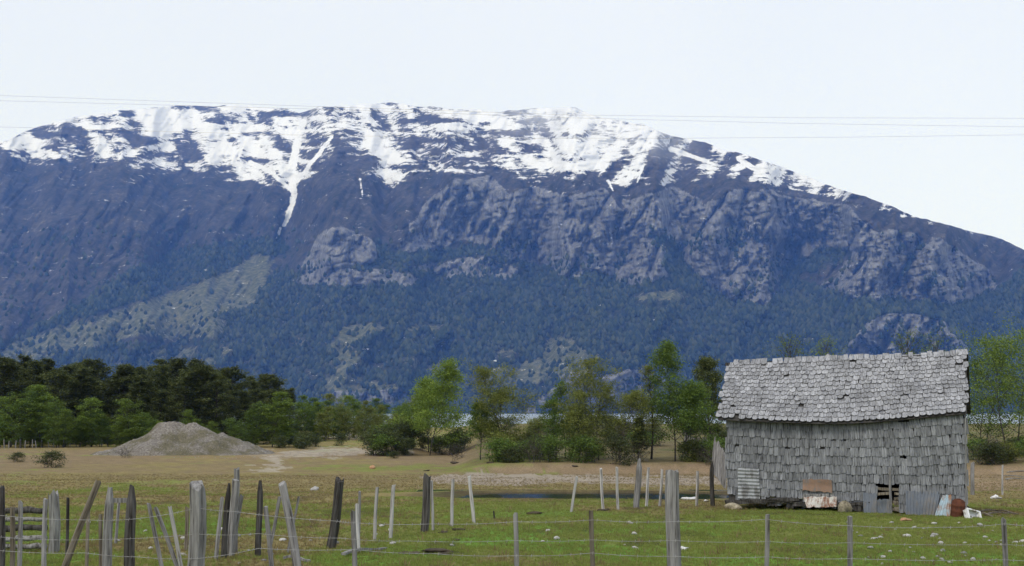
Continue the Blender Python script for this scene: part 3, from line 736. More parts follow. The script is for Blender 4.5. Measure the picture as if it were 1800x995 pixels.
sk = obj('enamel_sink', None, loc=p, label='tipped white enamel sink lying beside the rusted drum', cat='sink'); sk.rotation_euler = (1.05, .25, .3)
mb = MB(); o_ = [(-.21, -.15), (.21, -.15), (.21, .15), (-.21, .15)]; i_ = [(x * .82, y * .78) for x, y in o_]
V = [(x, y, .10) for x, y in o_] + [(x, y, .10) for x, y in i_] + [(x * .9, y * .9, -.05) for x, y in i_] + [(x * .95, y * .95, -.07) for x, y in o_]
mb.add(V, [(k, (k + 1) % 4, (k + 1) % 4 + 4, k + 4) for k in range(4)] + [(k + 4, (k + 1) % 4 + 4, (k + 1) % 4 + 8, k + 8) for k in range(4)] + [(8, 9, 10, 11)] + [(k, k + 12, (k + 1) % 4 + 12, (k + 1) % 4) for k in range(4)] + [(15, 14, 13, 12)])
obj('basin', mb.mesh('basin'), M_ENAMEL, sk)
mb = MB(); mb.add(*lathe([(.03, -.052), (.028, -.046)], 10)); obj('drain', mb.mesh('drain'), M_GREY, sk)

# ------------------------------------------------------------------ stones and litter
import bmesh
def lump(seed, sx, sy, sz, sub=2, rough=.35):
    bm = bmesh.new(); bmesh.ops.create_icosphere(bm, subdivisions=sub, radius=.5); r = random.Random(seed); o = Vector((r.random() * 40, r.random() * 40, 0))
    for v in bm.verts:
        q = v.co; k = 1 + rough * (float(vn(q.x * 3 + o.x, q.y * 3 + q.z * 2.1 + o.y, seed)) - .5) * 2
        v.co = Vector((q.x * sx * k, q.y * sy * k, q.z * sz * k))
    me = bpy.data.meshes.new('stone'); bm.to_mesh(me); bm.free()
    me.polygons.foreach_set('use_smooth', np.ones(len(me.polygons), bool)); return me
def stone(name, px, py, wpx, hpx, mat, label=None, cat='stone', group=None, seed=1, sub=2, rough=.35, dy=1.0, wall_off=None):
    p = onground(px, py) if wall_off is None else onwall(px, py, wall_off)
    p.z = gz(p.x, p.y); s = p.y / F; p.z += hpx * s * .3
    me = lump(seed, wpx * s, wpx * s * dy, hpx * s * 1.25, sub, rough); me.name = name
    return obj(name, me, mat, loc=p, label=label, cat=cat, group=group)
stone('boulder', 1484, 897, 25, 20, STONE_MOSSY, 'yellowish lichen-covered boulder under the middle of the barn wall', seed=3, sub=3, wall_off=.2)
stone('boulder', 1290, 889, 30, 12, STONE_MOSSY, 'flat brown boulder under the left corner of the barn', seed=4, sub=3, wall_off=.1)
stone('stone', 553, 862, 16, 7, STONE_PALE, 'large pale stone on the dry grass behind the fence', seed=5)
stone('stone', 497, 951, 15, 5, STONE_PALE, 'flat pale stone between the leaning fence posts', seed=6)
stone('stone', 655, 824, 11, 6, STONE_OCHRE, 'orange stone on the bare brown ground', seed=7)
stone('earth_block', 641, 773, 15, 13, RED_EARTH, 'rust-red block of earth near the far pale track', 'earth', seed=8)
stone('yellow_object', 533, 765, 6, 4, M_YELLOW, 'small bright yellow object near the far trees', 'litter', seed=9)
stone('white_rag', 1213, 879, 24, 6, WHITE, 'crumpled white rag on the grass left of the barn', 'rag', seed=10, rough=.8)
stone('white_rag', 1240, 882, 11, 4, WHITE, 'small white scrap beside the dark fence post near the barn', 'rag', seed=11, rough=.8)
stone('white_rag', 1750, 876, 20, 6, WHITE, 'crumpled white scrap on the grass right of the barn', 'rag', seed=12, rough=.8)
stone('white_rag', 1202, 967, 12, 6, WHITE, 'pale curled scrap beside the thick near fence post', 'rag', seed=13, rough=.8)
stone('stone_slab', 1591, 915, 22, 5, STONE_OCHRE, 'flat pinkish slab lying on the grass before the barn', seed=14, rough=.5)
stone('dirt_heap', 770, 972, 50, 5, EARTH, 'low brown dirt heap on the green grass in the middle', 'dirt', seed=15, rough=.9, sub=3)
stone('dirt_heap', 716, 973, 26, 4, EARTH, 'smaller grey-brown dirt heap beside the low brown one', 'dirt', seed=16, rough=.9, sub=3)
for k, (x, y, w) in enumerate(((808, 932, 16), (780, 937, 14), (802, 950, 12), (938, 904, 22), (980, 922, 12), (1063, 898, 18), (800, 815, 14), (750, 828, 10), (860, 814, 12), (1010, 820, 10))):
    stone('earth_clod', x, y, w, w * .22, EARTH, 'dark clod of earth on the trodden pasture', 'dirt', 'earth clods on the pasture', 20 + k, rough=.9)
def zone(x, spots):
    for lim, txt in spots:
        if x < lim: return txt
    return spots[-1][1]
Z_BARN = ((1495, 'on the grass below the left half of the barn'), (1600, 'on the grass below the barn opening'), (1700, 'on the grass below the leaning sheets'), (1765, 'on the grass below the tipped sink'), (9999, 'on the grass at the far right edge'))
Z_FEN = ((480, 'on the grass near the post cluster'), (640, 'on the grass near the big leaning post'), (800, 'on the grass near the low dirt heap'), (960, 'on the grass left of the near battens'), (9999, 'on the grass between the near battens and the thick post'))
Z_FOR = ((110, 'at the far left'), (230, 'left of the gravel heap'), (330, 'behind the gravel heap'), (440, 'right of the heap\'s peak'), (9999, 'at its right end'))
Z_ROW = ((590, 'beside the forest\'s right end'), (650, 'above the far pale track'), (700, 'above the small grassy mound'), (9999, 'beside the bright green lone tree'))
Z_BANK = ((920, 'left of the lake view'), (1000, 'below the bushy dark green tree'), (1080, 'below the tall sparse olive tree'), (1160, 'below the low spreading tree'), (9999, 'below the tallest green tree'))
rs = random.Random(5); sm = [lump(60 + i, 1, 1, .7, 1, .3) for i in range(6)]; sm2 = [q.copy() for q in sm]
for q in sm: q.materials.append(STONE_PALE)
for q in sm2: q.materials.append(STONE_GREY)
def pebble(x, y, w, label, group):
    p = onground(x, y); pale = rs.random() < .75; s = p.y / F * w; o = obj('stone', rs.choice(sm if pale else sm2), loc=p + Vector((0, 0, .15 * s)), label=('pale ' if pale else 'bluish grey ') + label, cat='stone', group=group)
    o.scale = (s * rs.uniform(.8, 1.3), s * rs.uniform(.8, 1.2), s * rs.uniform(.6, .9)); o.rotation_euler = (rs.uniform(-.3, .3), rs.uniform(-.3, .3), rs.uniform(0, 6))
for k in range(60):
    x = rs.triangular(1400, 1810, 1740); pebble(x, rs.uniform(918, 994), rs.uniform(5, 13), 'small stone lying ' + zone(x, Z_BARN), 'stones in front of the barn')
for k in range(22):
    x = rs.uniform(350, 1150); pebble(x, rs.uniform(915, 994), rs.uniform(5, 12), 'small stone lying ' + zone(x, Z_FEN), 'stones behind the near fence')
for k in range(14):
    pebble(rs.uniform(130, 350), rs.uniform(915, 990), rs.uniform(5, 12), 'small stone lying on the worn path by the gate', 'stones by the gate')
def plank(name, a, b, wpx, mat, label, cat='plank', lift=.03):
    p, q = onground(*a), onground(*b); s = (p.y + q.y) / 2 / F; d = q - p; w = max(wpx * s, .05)
    mb = MB(); n = 5; side = d.cross(Vector((0, 0, 1))).normalized()
    V = []
    for i in range(n + 1):
        c = d * (i / n) + Vector((0, 0, lift * (1 + math.sin(i))))
        for sx, sz in ((-1, 0), (1, 0), (1, 1), (-1, 1)): V.append(c + side * (sx * w / 2 * random.uniform(.85, 1.1)) + Vector((0, 0, sz * .035)))
    Fc = [(3, 2, 1, 0), tuple(4 * n + k for k in range(4))]
    for i in range(n):
        for k in range(4): Fc.append((4 * i + k, 4 * i + (k + 1) % 4, 4 * i + 4 + (k + 1) % 4, 4 * i + 4 + k))
    mb.add(V, Fc); return obj(name, mb.mesh(name), mat, loc=p, label=label, cat=cat)
plank('plank', (603, 980), (678, 966), 8, W_GREY, 'long grey plank lying on the grass behind the short post')
plank('plank', (498, 987), (546, 989), 6, W_GREY, 'short grey plank lying at the bottom of the fence line')
for k, (x, y, x2, y2) in enumerate(((1725, 902, 1760, 899), (1735, 907, 1780, 903), (1750, 901, 1790, 905), (1720, 906, 1745, 909))):
    plank('wood_scrap', (x, y), (x2, y2), 4, W_BROWN, 'splintered wood scrap in the pile right of the sink', 'wood scrap')['group'] = 'wood scraps by the sink'
for k, (x, y, x2, y2) in enumerate(((1770, 832, 1815, 828), (1765, 838, 1812, 840), (1768, 844, 1800, 842))):
    plank('wood_pole', (x, y), (x2, y2), 3, W_GREY, 'grey pole lying on the bare ground right of the barn', 'pole')['group'] = 'poles right of the barn'

# gravel heap
def heap():
    nx, ny = 150, 90; X, Y = np.meshgrid(np.linspace(-9, 11, nx), np.linspace(-6, 7, ny)); cx, cy_ = -30.0, 101.0
    wob = .7 * (fbm(X * .5, Y * .5, 201, 4) - .5)
    def cone(x, y, h, rx, ry): return h * (1 - np.sqrt(((X - x) / rx) ** 2 + ((Y - y) / ry) ** 2) + wob * .5)
    z = np.maximum.reduce([cone(-.3, 0, 3.1, 5.3, 4.6), cone(2.2, -.3, 2.6, 5.8, 4.2), cone(4.6, -.2, 1.9, 4.4, 4.0), cone(-2.2, -.5, 1.3, 4.2, 4)])
    z = np.minimum(z, 2.75 + .4 * (fbm(X * .8, Y * .8, 202, 3) - .5)) + .5 * (fbm(X * 1.3, Y * 1.3, 203, 5) - .5)
    zz = ground(X + cx, Y + cy_); base = float(zz.mean()); z = np.maximum(z, -.4) + zz - base
    me = mesh_np('gravel_heap', np.stack([X, Y, z], -1).reshape(-1, 3), grid_faces(ny, nx), True)
    m = N('heap_gravel'); v = m.coord(); a = m.noise(v, .55, 5, .6); b = m.noise(v, 7, 5, .75)
    c = m.mix(m.ramp(a, (.44, (0, 0, 0)), (.58, (1, 1, 1))), m.ramp(b, (.3, (.09, .08, .068)), (.52, (.22, .2, .175)), (.72, (.42, .395, .355))), m.ramp(b, (.3, (.07, .065, .04)), (.7, (.2, .18, .12))))
    m.base(c); m.bump(b, 1, .12)
    return obj('gravel_heap', me, m.m, loc=(cx, cy_, base), label='big grey gravel heap before the dark forest', cat='gravel heap'), X + cx, Y + cy_, z + base
HEAP, HX, HY, HZ = heap()
# loose gravel: one mass
gm_ = lump(99, 1, 1, .7, 1, .3)
sel = pip(gpx, gpy, [(215, 788), (730, 784), (735, 800), (420, 806), (230, 804)])
ii = np.flatnonzero(sel.ravel() & front.ravel()); ii = rng.choice(ii, 800)
gp = np.stack([gx, gy, gzv], -1).reshape(-1, 3)[ii] + rng.normal(0, .15, (800, 3)) * [1, 1, 0]
gp[:, 2] = ground(gp[:, 0], gp[:, 1])
hi_ = rng.choice(HX.size, 900); hp = np.stack([HX, HY, HZ], -1).reshape(-1, 3)[hi_]
scatter('loose_gravel', np.concatenate([gp, hp]), gm_, .03, .1, STONE_GREY, .4, 9)
# ------------------------------------------------------------------ fences
def post(xb, yb, xt, yt, w, kind, label, D=None, group=None, name='fence_post', parent=None):
    """post from its foot to its head in the picture; w = width there; kinds: r round, s sawn, n pointed, d = dark ..."""
    if D is None: b = onground(xb, yb); D = b.y
    else: b = U(xb, 990, D); b.z = gz(b.x, b.y)
    t = U(xt, yt, D + random.uniform(-.06, .06)); d = t - b; h = d.length; r = w * D / F / 2
    mb = MB(); rr = random.Random(int(xb * 7 + yt)); sides = 5 if 's' in kind else 8; n = 8
    V = []; ph = rr.random() * 6
    prof = [(rr.uniform(.86, 1.1) if 's' in kind else rr.uniform(.9, 1.08)) for _ in range(sides)]
    for i in range(n + 1):
        z = -.25 + (h + .25) * i / n; k = 1.05 - .1 * i / n + rr.uniform(-.03, .03)
        if i == n and 'n' in kind: k *= .45
        if i == n - 1 and 'n' in kind: k *= .93
        ox, oy = r * .14 * math.sin(i * .8 + ph), r * .1 * math.cos(i * .7 + ph)
        for j in range(sides):
            a = 2 * math.pi * j / sides + .4; q = prof[j] * k
            V.append((ox + r * q * math.cos(a), oy + (.55 if 's' in kind else 1) * r * q * math.sin(a), z + (r * rr.uniform(-.7, .7) if i == n else 0)))
    Fc = [(i * sides + j, i * sides + (j + 1) % sides, (i + 1) * sides + (j + 1) % sides, (i + 1) * sides + j) for i in range(n) for j in range(sides)]
    Fc += [tuple(reversed(range(sides))), tuple(n * sides + j for j in range(sides))]
    mb.add(V, Fc)
    mat = W_DARK if 'd' in kind else W_PALE if 'p' in kind else W_BROWN if 'b' in kind else W_GREY
    o = obj(name, mb.mesh(name), mat, parent, b - (parent.location if parent else Vector()), None if parent else label, None if parent else 'fence post', group)
    o.rotation_mode = 'QUATERNION'; o.rotation_quaternion = Vector((0, 0, 1)).rotation_difference(d.normalized()); return o
GN_, GL, GF = 'near wire fence posts', 'old fence posts on the left', 'posts of the fence across the pasture'
for a in (
 (1183, 0, 1183, 829, 25, 'r', 'thickest grey post of the near wire fence, left of the barn', 12, GN_),
 (910, 0, 906, 903, 9, 's', 'thin batten of the near fence, left of two before the thick grey post', 12, GN_),
 (1043, 0, 1040, 900, 9, 'sb', 'thin batten of the near fence just left of the thick grey post', 12, GN_),
 (1345, 0, 1349, 902, 9, 's', 'thin batten of the near fence below the left part of the barn', 12, GN_),
 (1494, 0, 1494, 907, 10, 's', 'thin batten of the near fence below the middle of the barn', 12, GN_),
 (1768, 0, 1764, 911, 10, 's', 'thin batten of the near fence at the far right', 12, GN_),
 (346, 0, 347, 854, 28, 'r', 'broad pale grey post, thickest of the left fence', 12, GL),
 (230, 0, 231, 857, 19, 'nd', 'black charred post with a rounded head', 13, GL),
 (188, 0, 193, 858, 16, 'n', 'grey cracked post left of the black charred post', 13, GL),
 (95, 972, 96, 866, 19, 'r', 'split grey post at the right end of the rail gate', None, GL),
 (3, 0, 3, 855, 12, 'd', 'dark post at the left edge of the picture', 14, GL),
 (24, 0, 22, 893, 9, 'b', 'short brown stake before the rail gate at far left', 13, GL),
 (37, 0, 36, 882, 8, '', 'slim grey stake before the rails of the gate', 13, GL),
 (78, 0, 80, 878, 8, '', 'slim stake just left of the split gate post', 14, GL),
 (117, 0, 120, 875, 6, 'd', 'thin dark stake right of the split gate post', 14, GL),
 (152, 0, 157, 882, 6, 'b', 'thin stake crossed by the long diagonal plank', 13.5, GL),
 (93, 0, 172, 846, 12, 'sb', 'long brown plank leaning diagonally across the left fence', 12.5, GL),
 (178, 0, 177, 903, 7, 'sb', 'short brown stake tight behind the cracked grey post', 13.6, GL),
 (203, 956, 210, 880, 5, '', 'thin hanging stick between the cracked and the charred post', None, GL),
 (290, 0, 262, 885, 8, 's', 'leftmost of three battens leaning left beside the broad post', 14, GL),
 (322, 0, 274, 893, 8, 's', 'middle of three battens leaning left beside the broad post', 14, GL),
 (330, 0, 298, 892, 8, 'sp', 'palest of three battens leaning left beside the broad post', 13, GL),
 (327, 968, 329, 892, 7, 'sb', 'short brown slat touching the broad post', None, GL),
 (380, 985, 390, 876, 8, 's', 'grey slat at the left of the post cluster', None, GL),
 (393, 982, 402, 852, 11, 'nd', 'dark pointed post in the post cluster', None, GL),
 (405, 978, 414, 846, 15, 'r', 'stout mossy post in the middle of the post cluster', None, GL),
 (413, 972, 416, 822, 11, 'r', 'tallest post of the cluster, tied with white cord', None, GL),
 (404, 977, 426, 870, 8, 's', 'slat leaning right at the right of the post cluster', None, GL),
 (454, 978, 457, 845, 11, 'nd', 'single dark reddish post right of the post cluster', None, GL),
 (480, 0, 467, 890, 9, '', 'bent grey stake left of the big leaning post', 14, GL),
 (473, 972, 492, 873, 7, 's', 'slat leaning right behind the bent grey stake', None, GL),
 (526, 0, 497, 850, 14, 'r', 'big grey post leaning left in front of the open grass', 14.5, GL),
 (506, 972, 525, 873, 5, 's', 'thin slat leaning right behind the big leaning post', None, GL),
 (582, 964, 598, 844, 16, 'd', 'stout dark post leaning right', None, GL),
 (624, 0, 621, 900, 9, '', 'short grey post with a pale chip on its head', 14, GL),
 (630, 972, 627, 887, 7, 'p', 'white-barked stick tight behind the short grey post', None, GL),
 (631, 960, 632, 864, 5, '', 'dark-tipped stick behind the white-barked stick', None, GL),
 (658, 949, 663, 857, 6, 'p', 'left of two white sticks right of the short grey post', None, GF),
 (686, 946, 692, 853, 7, 'p', 'right of two white sticks right of the short grey post', None, GF),
 (746, 935, 752, 836, 14, 'd', 'stout dark post standing alone on the green slope', None, GF),
 (761, 932, 759, 845, 5, 'p', 'pale stick tight beside the stout dark post on the slope', None, GF),
 (794, 925, 796, 843, 6, 'p', 'upright white stick right of the stout dark post', None, GF),
 (833, 919, 825, 836, 6, 'p', 'white stick leaning left above the pond\'s left end', None, GF),
 (1004, 900, 1014, 838, 5, 'p', 'white stick leaning right before the pond', None, GF),
 (1060, 896, 1056, 824, 5, 'p', 'thin white stick before the middle of the pond', None, GF),
 (1086, 896, 1084, 822, 5, 'p', 'thin grey stick left of the knobbly tall post', None, GF),
 (1119, 893, 1124, 808, 11, 'n', 'knobbly tall grey post before the right end of the pond', None, GF),
 (1136, 891, 1140, 822, 5, 'p', 'thin pale stick just right of the knobbly tall post', None, GF),
 (1160, 890, 1164, 826, 5, 'p', 'thin pale stick just left of the thickest grey post', None, GF),
 (1225, 890, 1226, 829, 5, 'p', 'thin pale stick right of the thickest grey post', None, GF),
 (1252, 890, 1251, 812, 8, 'nd', 'dark post standing close to the left corner of the barn', None, GF),
 (1709, 870, 1710, 814, 7, '', 'grey post standing tight behind the right corner of the barn', None, GF),
 (1762, 870, 1762, 818, 3, 'p', 'thin pale stick on the bare ground right of the barn', None, GF),
 (869, 913, 868, 899, 3, 'd', 'short dark stub in the grass left of the near battens', None, GF),
): post(*a[:6], a[6], a[7], a[8])
# tied wood strip between the two gate posts of the left fence
mb = MB(); a, b = U(200, 880, 13.0), U(233, 879, 13.0)
mb.box((0, 0, 0), (b - a).length, .03, .05); obj('wood_strip', mb.mesh('wood_strip'), W_GREY, loc=(a + b) / 2, label='short pale strip nailed between the cracked and the charred post', cat='wood strip')
# rail gate at the far left
gb = onground(45, 970); gate = obj('rail_gate', None, loc=gb, label='old rail gate of five rough poles at the far left', cat='gate')
for (y0, y1, th) in ((899, 897, 11), (915, 912, 8), (929, 927, 11), (947, 946, 9), (962, 960, 9)):
    p, q = U(-30, y0, gb.y + .1), U(82, y1, gb.y); n = 7
    pts = [lerp(p, q, i / n) - gb + Vector((0, random.uniform(-.02, .02), random.uniform(-.02, .02))) for i in range(n + 1)]
    mb = MB(); mb.tube(pts, [th * gb.y / F / 2 * random.uniform(.85, 1.15) for _ in pts], 8, True, .2); obj('rail', mb.mesh('rail', True), W_DARK if th > 10 else W_GREY, gate)
# thin posts of the far fence in front of the forest
for k in range(22):
    x = -12 + k * 9.6 + random.uniform(-2, 2); thick = k % 4 == 1
    post(x, 789 - .03 * x, x + random.uniform(-1, 1), 775 - .03 * x + random.uniform(-2, 2), 3.2 if thick else 2.0, 'd' if thick else 's', 'thin post in the far fence before the dark forest', None, 'far fence before the forest')
for x in (505, 512, 519, 568, 590, 601, 622, 632, 637):
    post(x, 762, x + random.uniform(-.5, .5), 752, 1.5, 'p', 'tiny far post before the young green trees', None, 'far fence before the young trees')
# palisade left of the barn
pb = onground(1262, 828); pal = obj('palisade', None, loc=pb, label='grey palisade of pointed boards running back from the barn', cat='fence')
for k in range(20):
    t = k / 19; x = lerp(1277, 1256, t); D = lerp(48, 64, t); top_ = lerp(797, 770, t)
    post(x, 0, x + random.uniform(-1, 1), top_ + random.uniform(-3, 3), lerp(5, 3.6, t), 'sn', None, D, None, 'board', pal)
for k in range(12):
    x = 1206 + k * 3.4
    post(x, 0, x + random.uniform(-1, 1), lerp(764, 772, k / 11) + random.uniform(-3, 3), 3.4, 'sn', None, 78, None, 'board', pal)
# barbed wire strands
def strand(pts, D, label, r=.0024, name='barbed_wire', cat='wire', barbs=True, group=None):
    P = []
    for (x1, y1), (x2, y2) in zip(pts[:-1], pts[1:]):
        for i in range(6):
            t = i / 6; P.append(U(lerp(x1, x2, t), lerp(y1, y2, t) + 2.2 * math.sin(math.pi * t) * min(1, abs(x2 - x1) / 120), D))
    P.append(U(*pts[-1], D)); o0 = P[0].copy(); P = [p - o0 for p in P]
    mb = MB(); mb.tube(P, [r] * len(P), 5)
    if barbs:
        for a, b in zip(P[:-1], P[1:]):
            n = max(1, int((b - a).length / .13))
            for i in range(n):
                c = lerp(a, b, (i + random.random() * .5) / n); q = random.random() * 3
                mb.tube([c - Vector((.004, 0, .016)), c + Vector((.004, .004, .016))], [.0022, .0022], 3)
    return obj(name, mb.mesh(name), M_WIRE, loc=o0, label=label, cat=cat, group=group)
strand([(-60, 905), (0, 906), (150, 914), (240, 912), (346, 893), (410, 899), (590, 916), (622, 919), (760, 921), (907, 917), (1041, 914), (1183, 917), (1347, 913), (1494, 924), (1650, 927), (1765, 921), (1860, 925)], 11.9, 'uppermost barbed wire of the near fence', group='barbed wires of the near fence')
strand([(-60, 943), (0, 944), (150, 949), (346, 939), (455, 938), (600, 946), (720, 951), (907, 950), (1041, 949), (1183, 950), (1347, 952), (1494, 954), (1765, 957), (1860, 958)], 11.9, 'middle barbed wire of the near fence', group='barbed wires of the near fence', r=.002)
strand([(-60, 967), (0, 968), (150, 972), (240, 979), (346, 982), (455, 964), (622, 966), (760, 973), (907, 977), (1041, 972), (1183, 978), (1347, 979), (1494, 982), (1765, 984), (1860, 985)], 11.9, 'lowest barbed wire of the near fence', group='barbed wires of the near fence')
# power lines overhead
for pts, lb in (([(-200, 161), (0, 168), (640, 190), (1000, 202), (1400, 207), (1800, 208), (2000, 207)], 'topmost power line crossing the sky'),
                ([(-200, 171), (0, 177), (640, 194), (1000, 207), (1400, 217), (1800, 223), (2000, 225)], 'middle power line crossing the sky'),
                ([(-200, 217), (0, 223), (500, 237), (900, 243), (1200, 243), (1500, 241), (1800, 237), (2000, 233)], 'lowest power line crossing the sky')):
    P = [U(x, y, 40) for x, y in pts]; mb = MB(); mb.tube([p - P[0] for p in P], [.0034] * len(P), 5); obj('power_line', mb.mesh('power_line'), M_CABLE, loc=P[0], label=lb, cat='power line')

# ------------------------------------------------------------------ trees
def leaves(C, size, r, flat=.6):
    n = len(C); s = size * r.uniform(.6, 1.4, (n, 1))
    nrm = r.normal(0, 1, (n, 3)); nrm[:, 2] = np.abs(nrm[:, 2]) + flat * 2; nrm /= np.linalg.norm(nrm, axis=1, keepdims=True)
    a = np.cross(nrm, r.normal(0, 1, (n, 3))); a /= np.linalg.norm(a, axis=1, keepdims=True) + 1e-9; b = np.cross(nrm, a)
    V = np.stack([C - a * s, C + b * s * .55, C + a * s, C - b * s * .55], 1).reshape(-1, 3)
    return V, np.arange(4 * n).reshape(-1, 4)
def tree_data(seed, H, R, nb, nl, leaf, cb=.25, shape='oval', stems=1, tr=.02, flat=.5, droop=.0, up=.35, clump=.10):
    r = np.random.default_rng(seed); random.seed(seed); mb = MB(); C = []
    for s_ in range(stems):
        ox, oy = (r.normal(0, R * .22, 2) if stems > 1 else (0, 0)); lean = r.normal(0, .05 if stems == 1 else .12, 2); hs = H * (1 if s_ == 0 else r.uniform(.6, .95))
        T = [np.array([ox + lean[0] * hs * t + .02 * H * math.sin(5 * t + seed), oy + lean[1] * hs * t + .02 * H * math.cos(4 * t + seed), hs * t - (.3 if t == 0 else 0)]) for t in np.linspace(0, 1, 8)]
        r0 = H * tr * (1 if stems == 1 else .7)
        mb.tube(T, [max(r0 * (1 - .93 * t ** .8), .008) for t in np.linspace(0, 1, 8)], 7)
        for i in range(nb // stems):
            h = cb + (1 - cb) * (i + r.random()) / (nb // stems); q = h * 7; k = min(int(q), 6); p0 = T[k] + (T[k + 1] - T[k]) * (q - k)
            x = (h - cb) / (1 - cb)
            pf = {'oval': math.sin(math.pi * min(.98, (x * .82 + .16))) ** .7, 'cone': 1.05 - .85 * x, 'wide': (1 - x ** 2.2) * .9 + .12, 'vase': .45 + .75 * math.sin(math.pi * min(1, x * .75 + .15))}[shape]
            L = R * pf * r.uniform(.6, 1.15); az = i * 2.4 + r.normal(0, .4); el = up + .55 * x + r.normal(0, .15)
            d = np.array([math.cos(az) * math.cos(el), math.sin(az) * math.cos(el), math.sin(el)])
            B = [p0 + d * L * t + np.array([0, 0, (-.25 * droop * L + .12 * L) * t * t]) for t in (0, .35, .7, 1)]
            rb = max(r0 * .38 * (1 - .6 * h), .012); mb.tube(B, [rb, rb * .7, rb * .45, rb * .15], 4, False)
            m_ = max(4, int(nl / nb)); ns_ = r.integers(4, 7)
            for j in range(ns_):
                t = r.uniform(.3, 1.0); c0 = B[0] + (B[3] - B[0]) * t; az2 = az + r.choice([-1, 1]) * r.uniform(.3, 1.2)
                d2 = np.array([math.cos(az2), math.sin(az2), r.normal(.12, .2)]); L2 = L * r.uniform(.22, .5) * (1.15 - .4 * t)
                mb.tube([c0, c0 + d2 * L2], [rb * .3, rb * .08], 3, False)
                n = max(2, int(m_ / ns_)); tt_ = r.uniform(.1, 1.08, (n, 1))
                C.append(c0 + d2 * L2 * tt_ + r.normal(0, 1, (n, 3)) * [clump * R, clump * R, clump * R * .6])
    C = np.concatenate(C); V, Fq = leaves(C, leaf, r, flat)
    return mb.mesh('trunk', True), mesh_np('crown', V, Fq)
def plant(name, data, p, scale, rot, mat, label, cat='tree', group=None, parts=('trunk', 'crown'), wide=1.0):
    e = obj(name, None, loc=p, label=label, cat=cat, group=group); e.scale = (scale * wide, scale * wide, scale); e.rotation_euler = (0, 0, rot)
    obj(parts[0], data[0], BARK, e)
    c = bpy.data.objects.new(parts[1], data[1]); COL.objects.link(c); c.parent = e
    if len(data[1].materials) == 0: data[1].materials.append(mat)
    c.material_slots[0].link = 'OBJECT'; c.material_slots[0].material = mat
    return e
def place(px, D):
    a, _ = ray(px, 780); x = a * D; return Vector((x, D, gz(x, D)))
def height_to(px, ytop, D): return U(px, ytop, D).z - place(px, D).z
rt = random.Random(3)
DARKS = [tree_data(300 + i, 10, 3.0, 70, 14000, .12, .03, ['oval', 'wide', 'oval', 'cone'][i], 1, .02, .9, .3, .15, .085) for i in range(4)]
TOPS = [(-120, 628), (0, 630), (60, 632), (110, 640), (180, 630), (250, 646), (310, 627), (345, 640), (400, 645), (440, 662), (500, 660), (530, 690)]
for k in range(58):
    back_ = k >= 20; x = -110 + (k % 20) * 33 + rt.uniform(-9, 9) + (14 if back_ else 0); D = rt.uniform(140, 172) if back_ else rt.uniform(126, 136)
    if x > 520: continue
    yt = np.interp(x, [t[0] for t in TOPS], [t[1] for t in TOPS]) + (rt.uniform(-4, 10) if back_ else rt.uniform(0, 34))
    h = height_to(x, yt, D)
    plant('forest_tree', DARKS[rt.randrange(4)], place(x, D), h / 10.3, rt.uniform(0, 6), L_DARK, ('tall dark evergreen tree in the back of the forest, ' if back_ else 'dark evergreen tree in the front row of the forest, ') + zone(x, Z_FOR), 'tree', 'dark forest trees', wide=rt.uniform(.95, 1.25))
LIGHTS = [tree_data(320 + i, 6, 1.9, 50, 9000, .07, .04, ['oval', 'vase', 'oval'][i], 2, .012, .5, .0, .5, .10) for i in range(3)]
for k, (x, yt, w) in enumerate(((-20, 700, 1.2), (18, 694, 1.3), (48, 680, 1.3), (62, 712, 1.2), (95, 712, 1.2), (118, 722, 1.2), (152, 702, 1.4), (172, 728, 1.2), (205, 735, 1.3), (246, 704, 1.4), (268, 732, 1.3), (285, 742, 1.2), (322, 722, 1.0), (452, 715, 1.3), (478, 692, 1.4), (500, 728, 1.2), (512, 742, 1.2), (232, 738, 1.2), (135, 742, 1.2), (78, 738, 1.2), (5, 735, 1.4), (105, 745, 1.5), (188, 748, 1.5), (222, 752, 1.5), (262, 752, 1.5), (300, 748, 1.4), (345, 738, 1.2), (380, 742, 1.2), (420, 740, 1.3), (440, 748, 1.4), (30, 748, 1.5), (150, 750, 1.5))):
    D = rt.uniform(117, 122); h = height_to(x, yt, D)
    plant('young_tree', LIGHTS[k % 3], place(x, D), h / 6.1, rt.uniform(0, 6), (L_LIGHT, L_MID, L_LIGHT)[k % 3], 'young spring-green tree before the dark forest, ' + zone(x, Z_FOR), 'tree', 'young trees before the dark forest', wide=w)
for k in range(30):
    x = 528 + k * 7.2 + rt.uniform(-4, 4); D = rt.uniform(140, 172); yt = rt.choice([698, 712, 720, 728]) + rt.uniform(-6, 8); h = height_to(x, yt, D)
    plant('young_tree', LIGHTS[rt.randrange(3)], place(x, D), h / 6.1, rt.uniform(0, 6), rt.choice((L_LIGHT, L_MID, L_MID, L_OLIVE)), 'small green tree in the far row, ' + zone(x, Z_ROW), 'tree', 'far row of small green trees', wide=rt.uniform(1.0, 1.5))
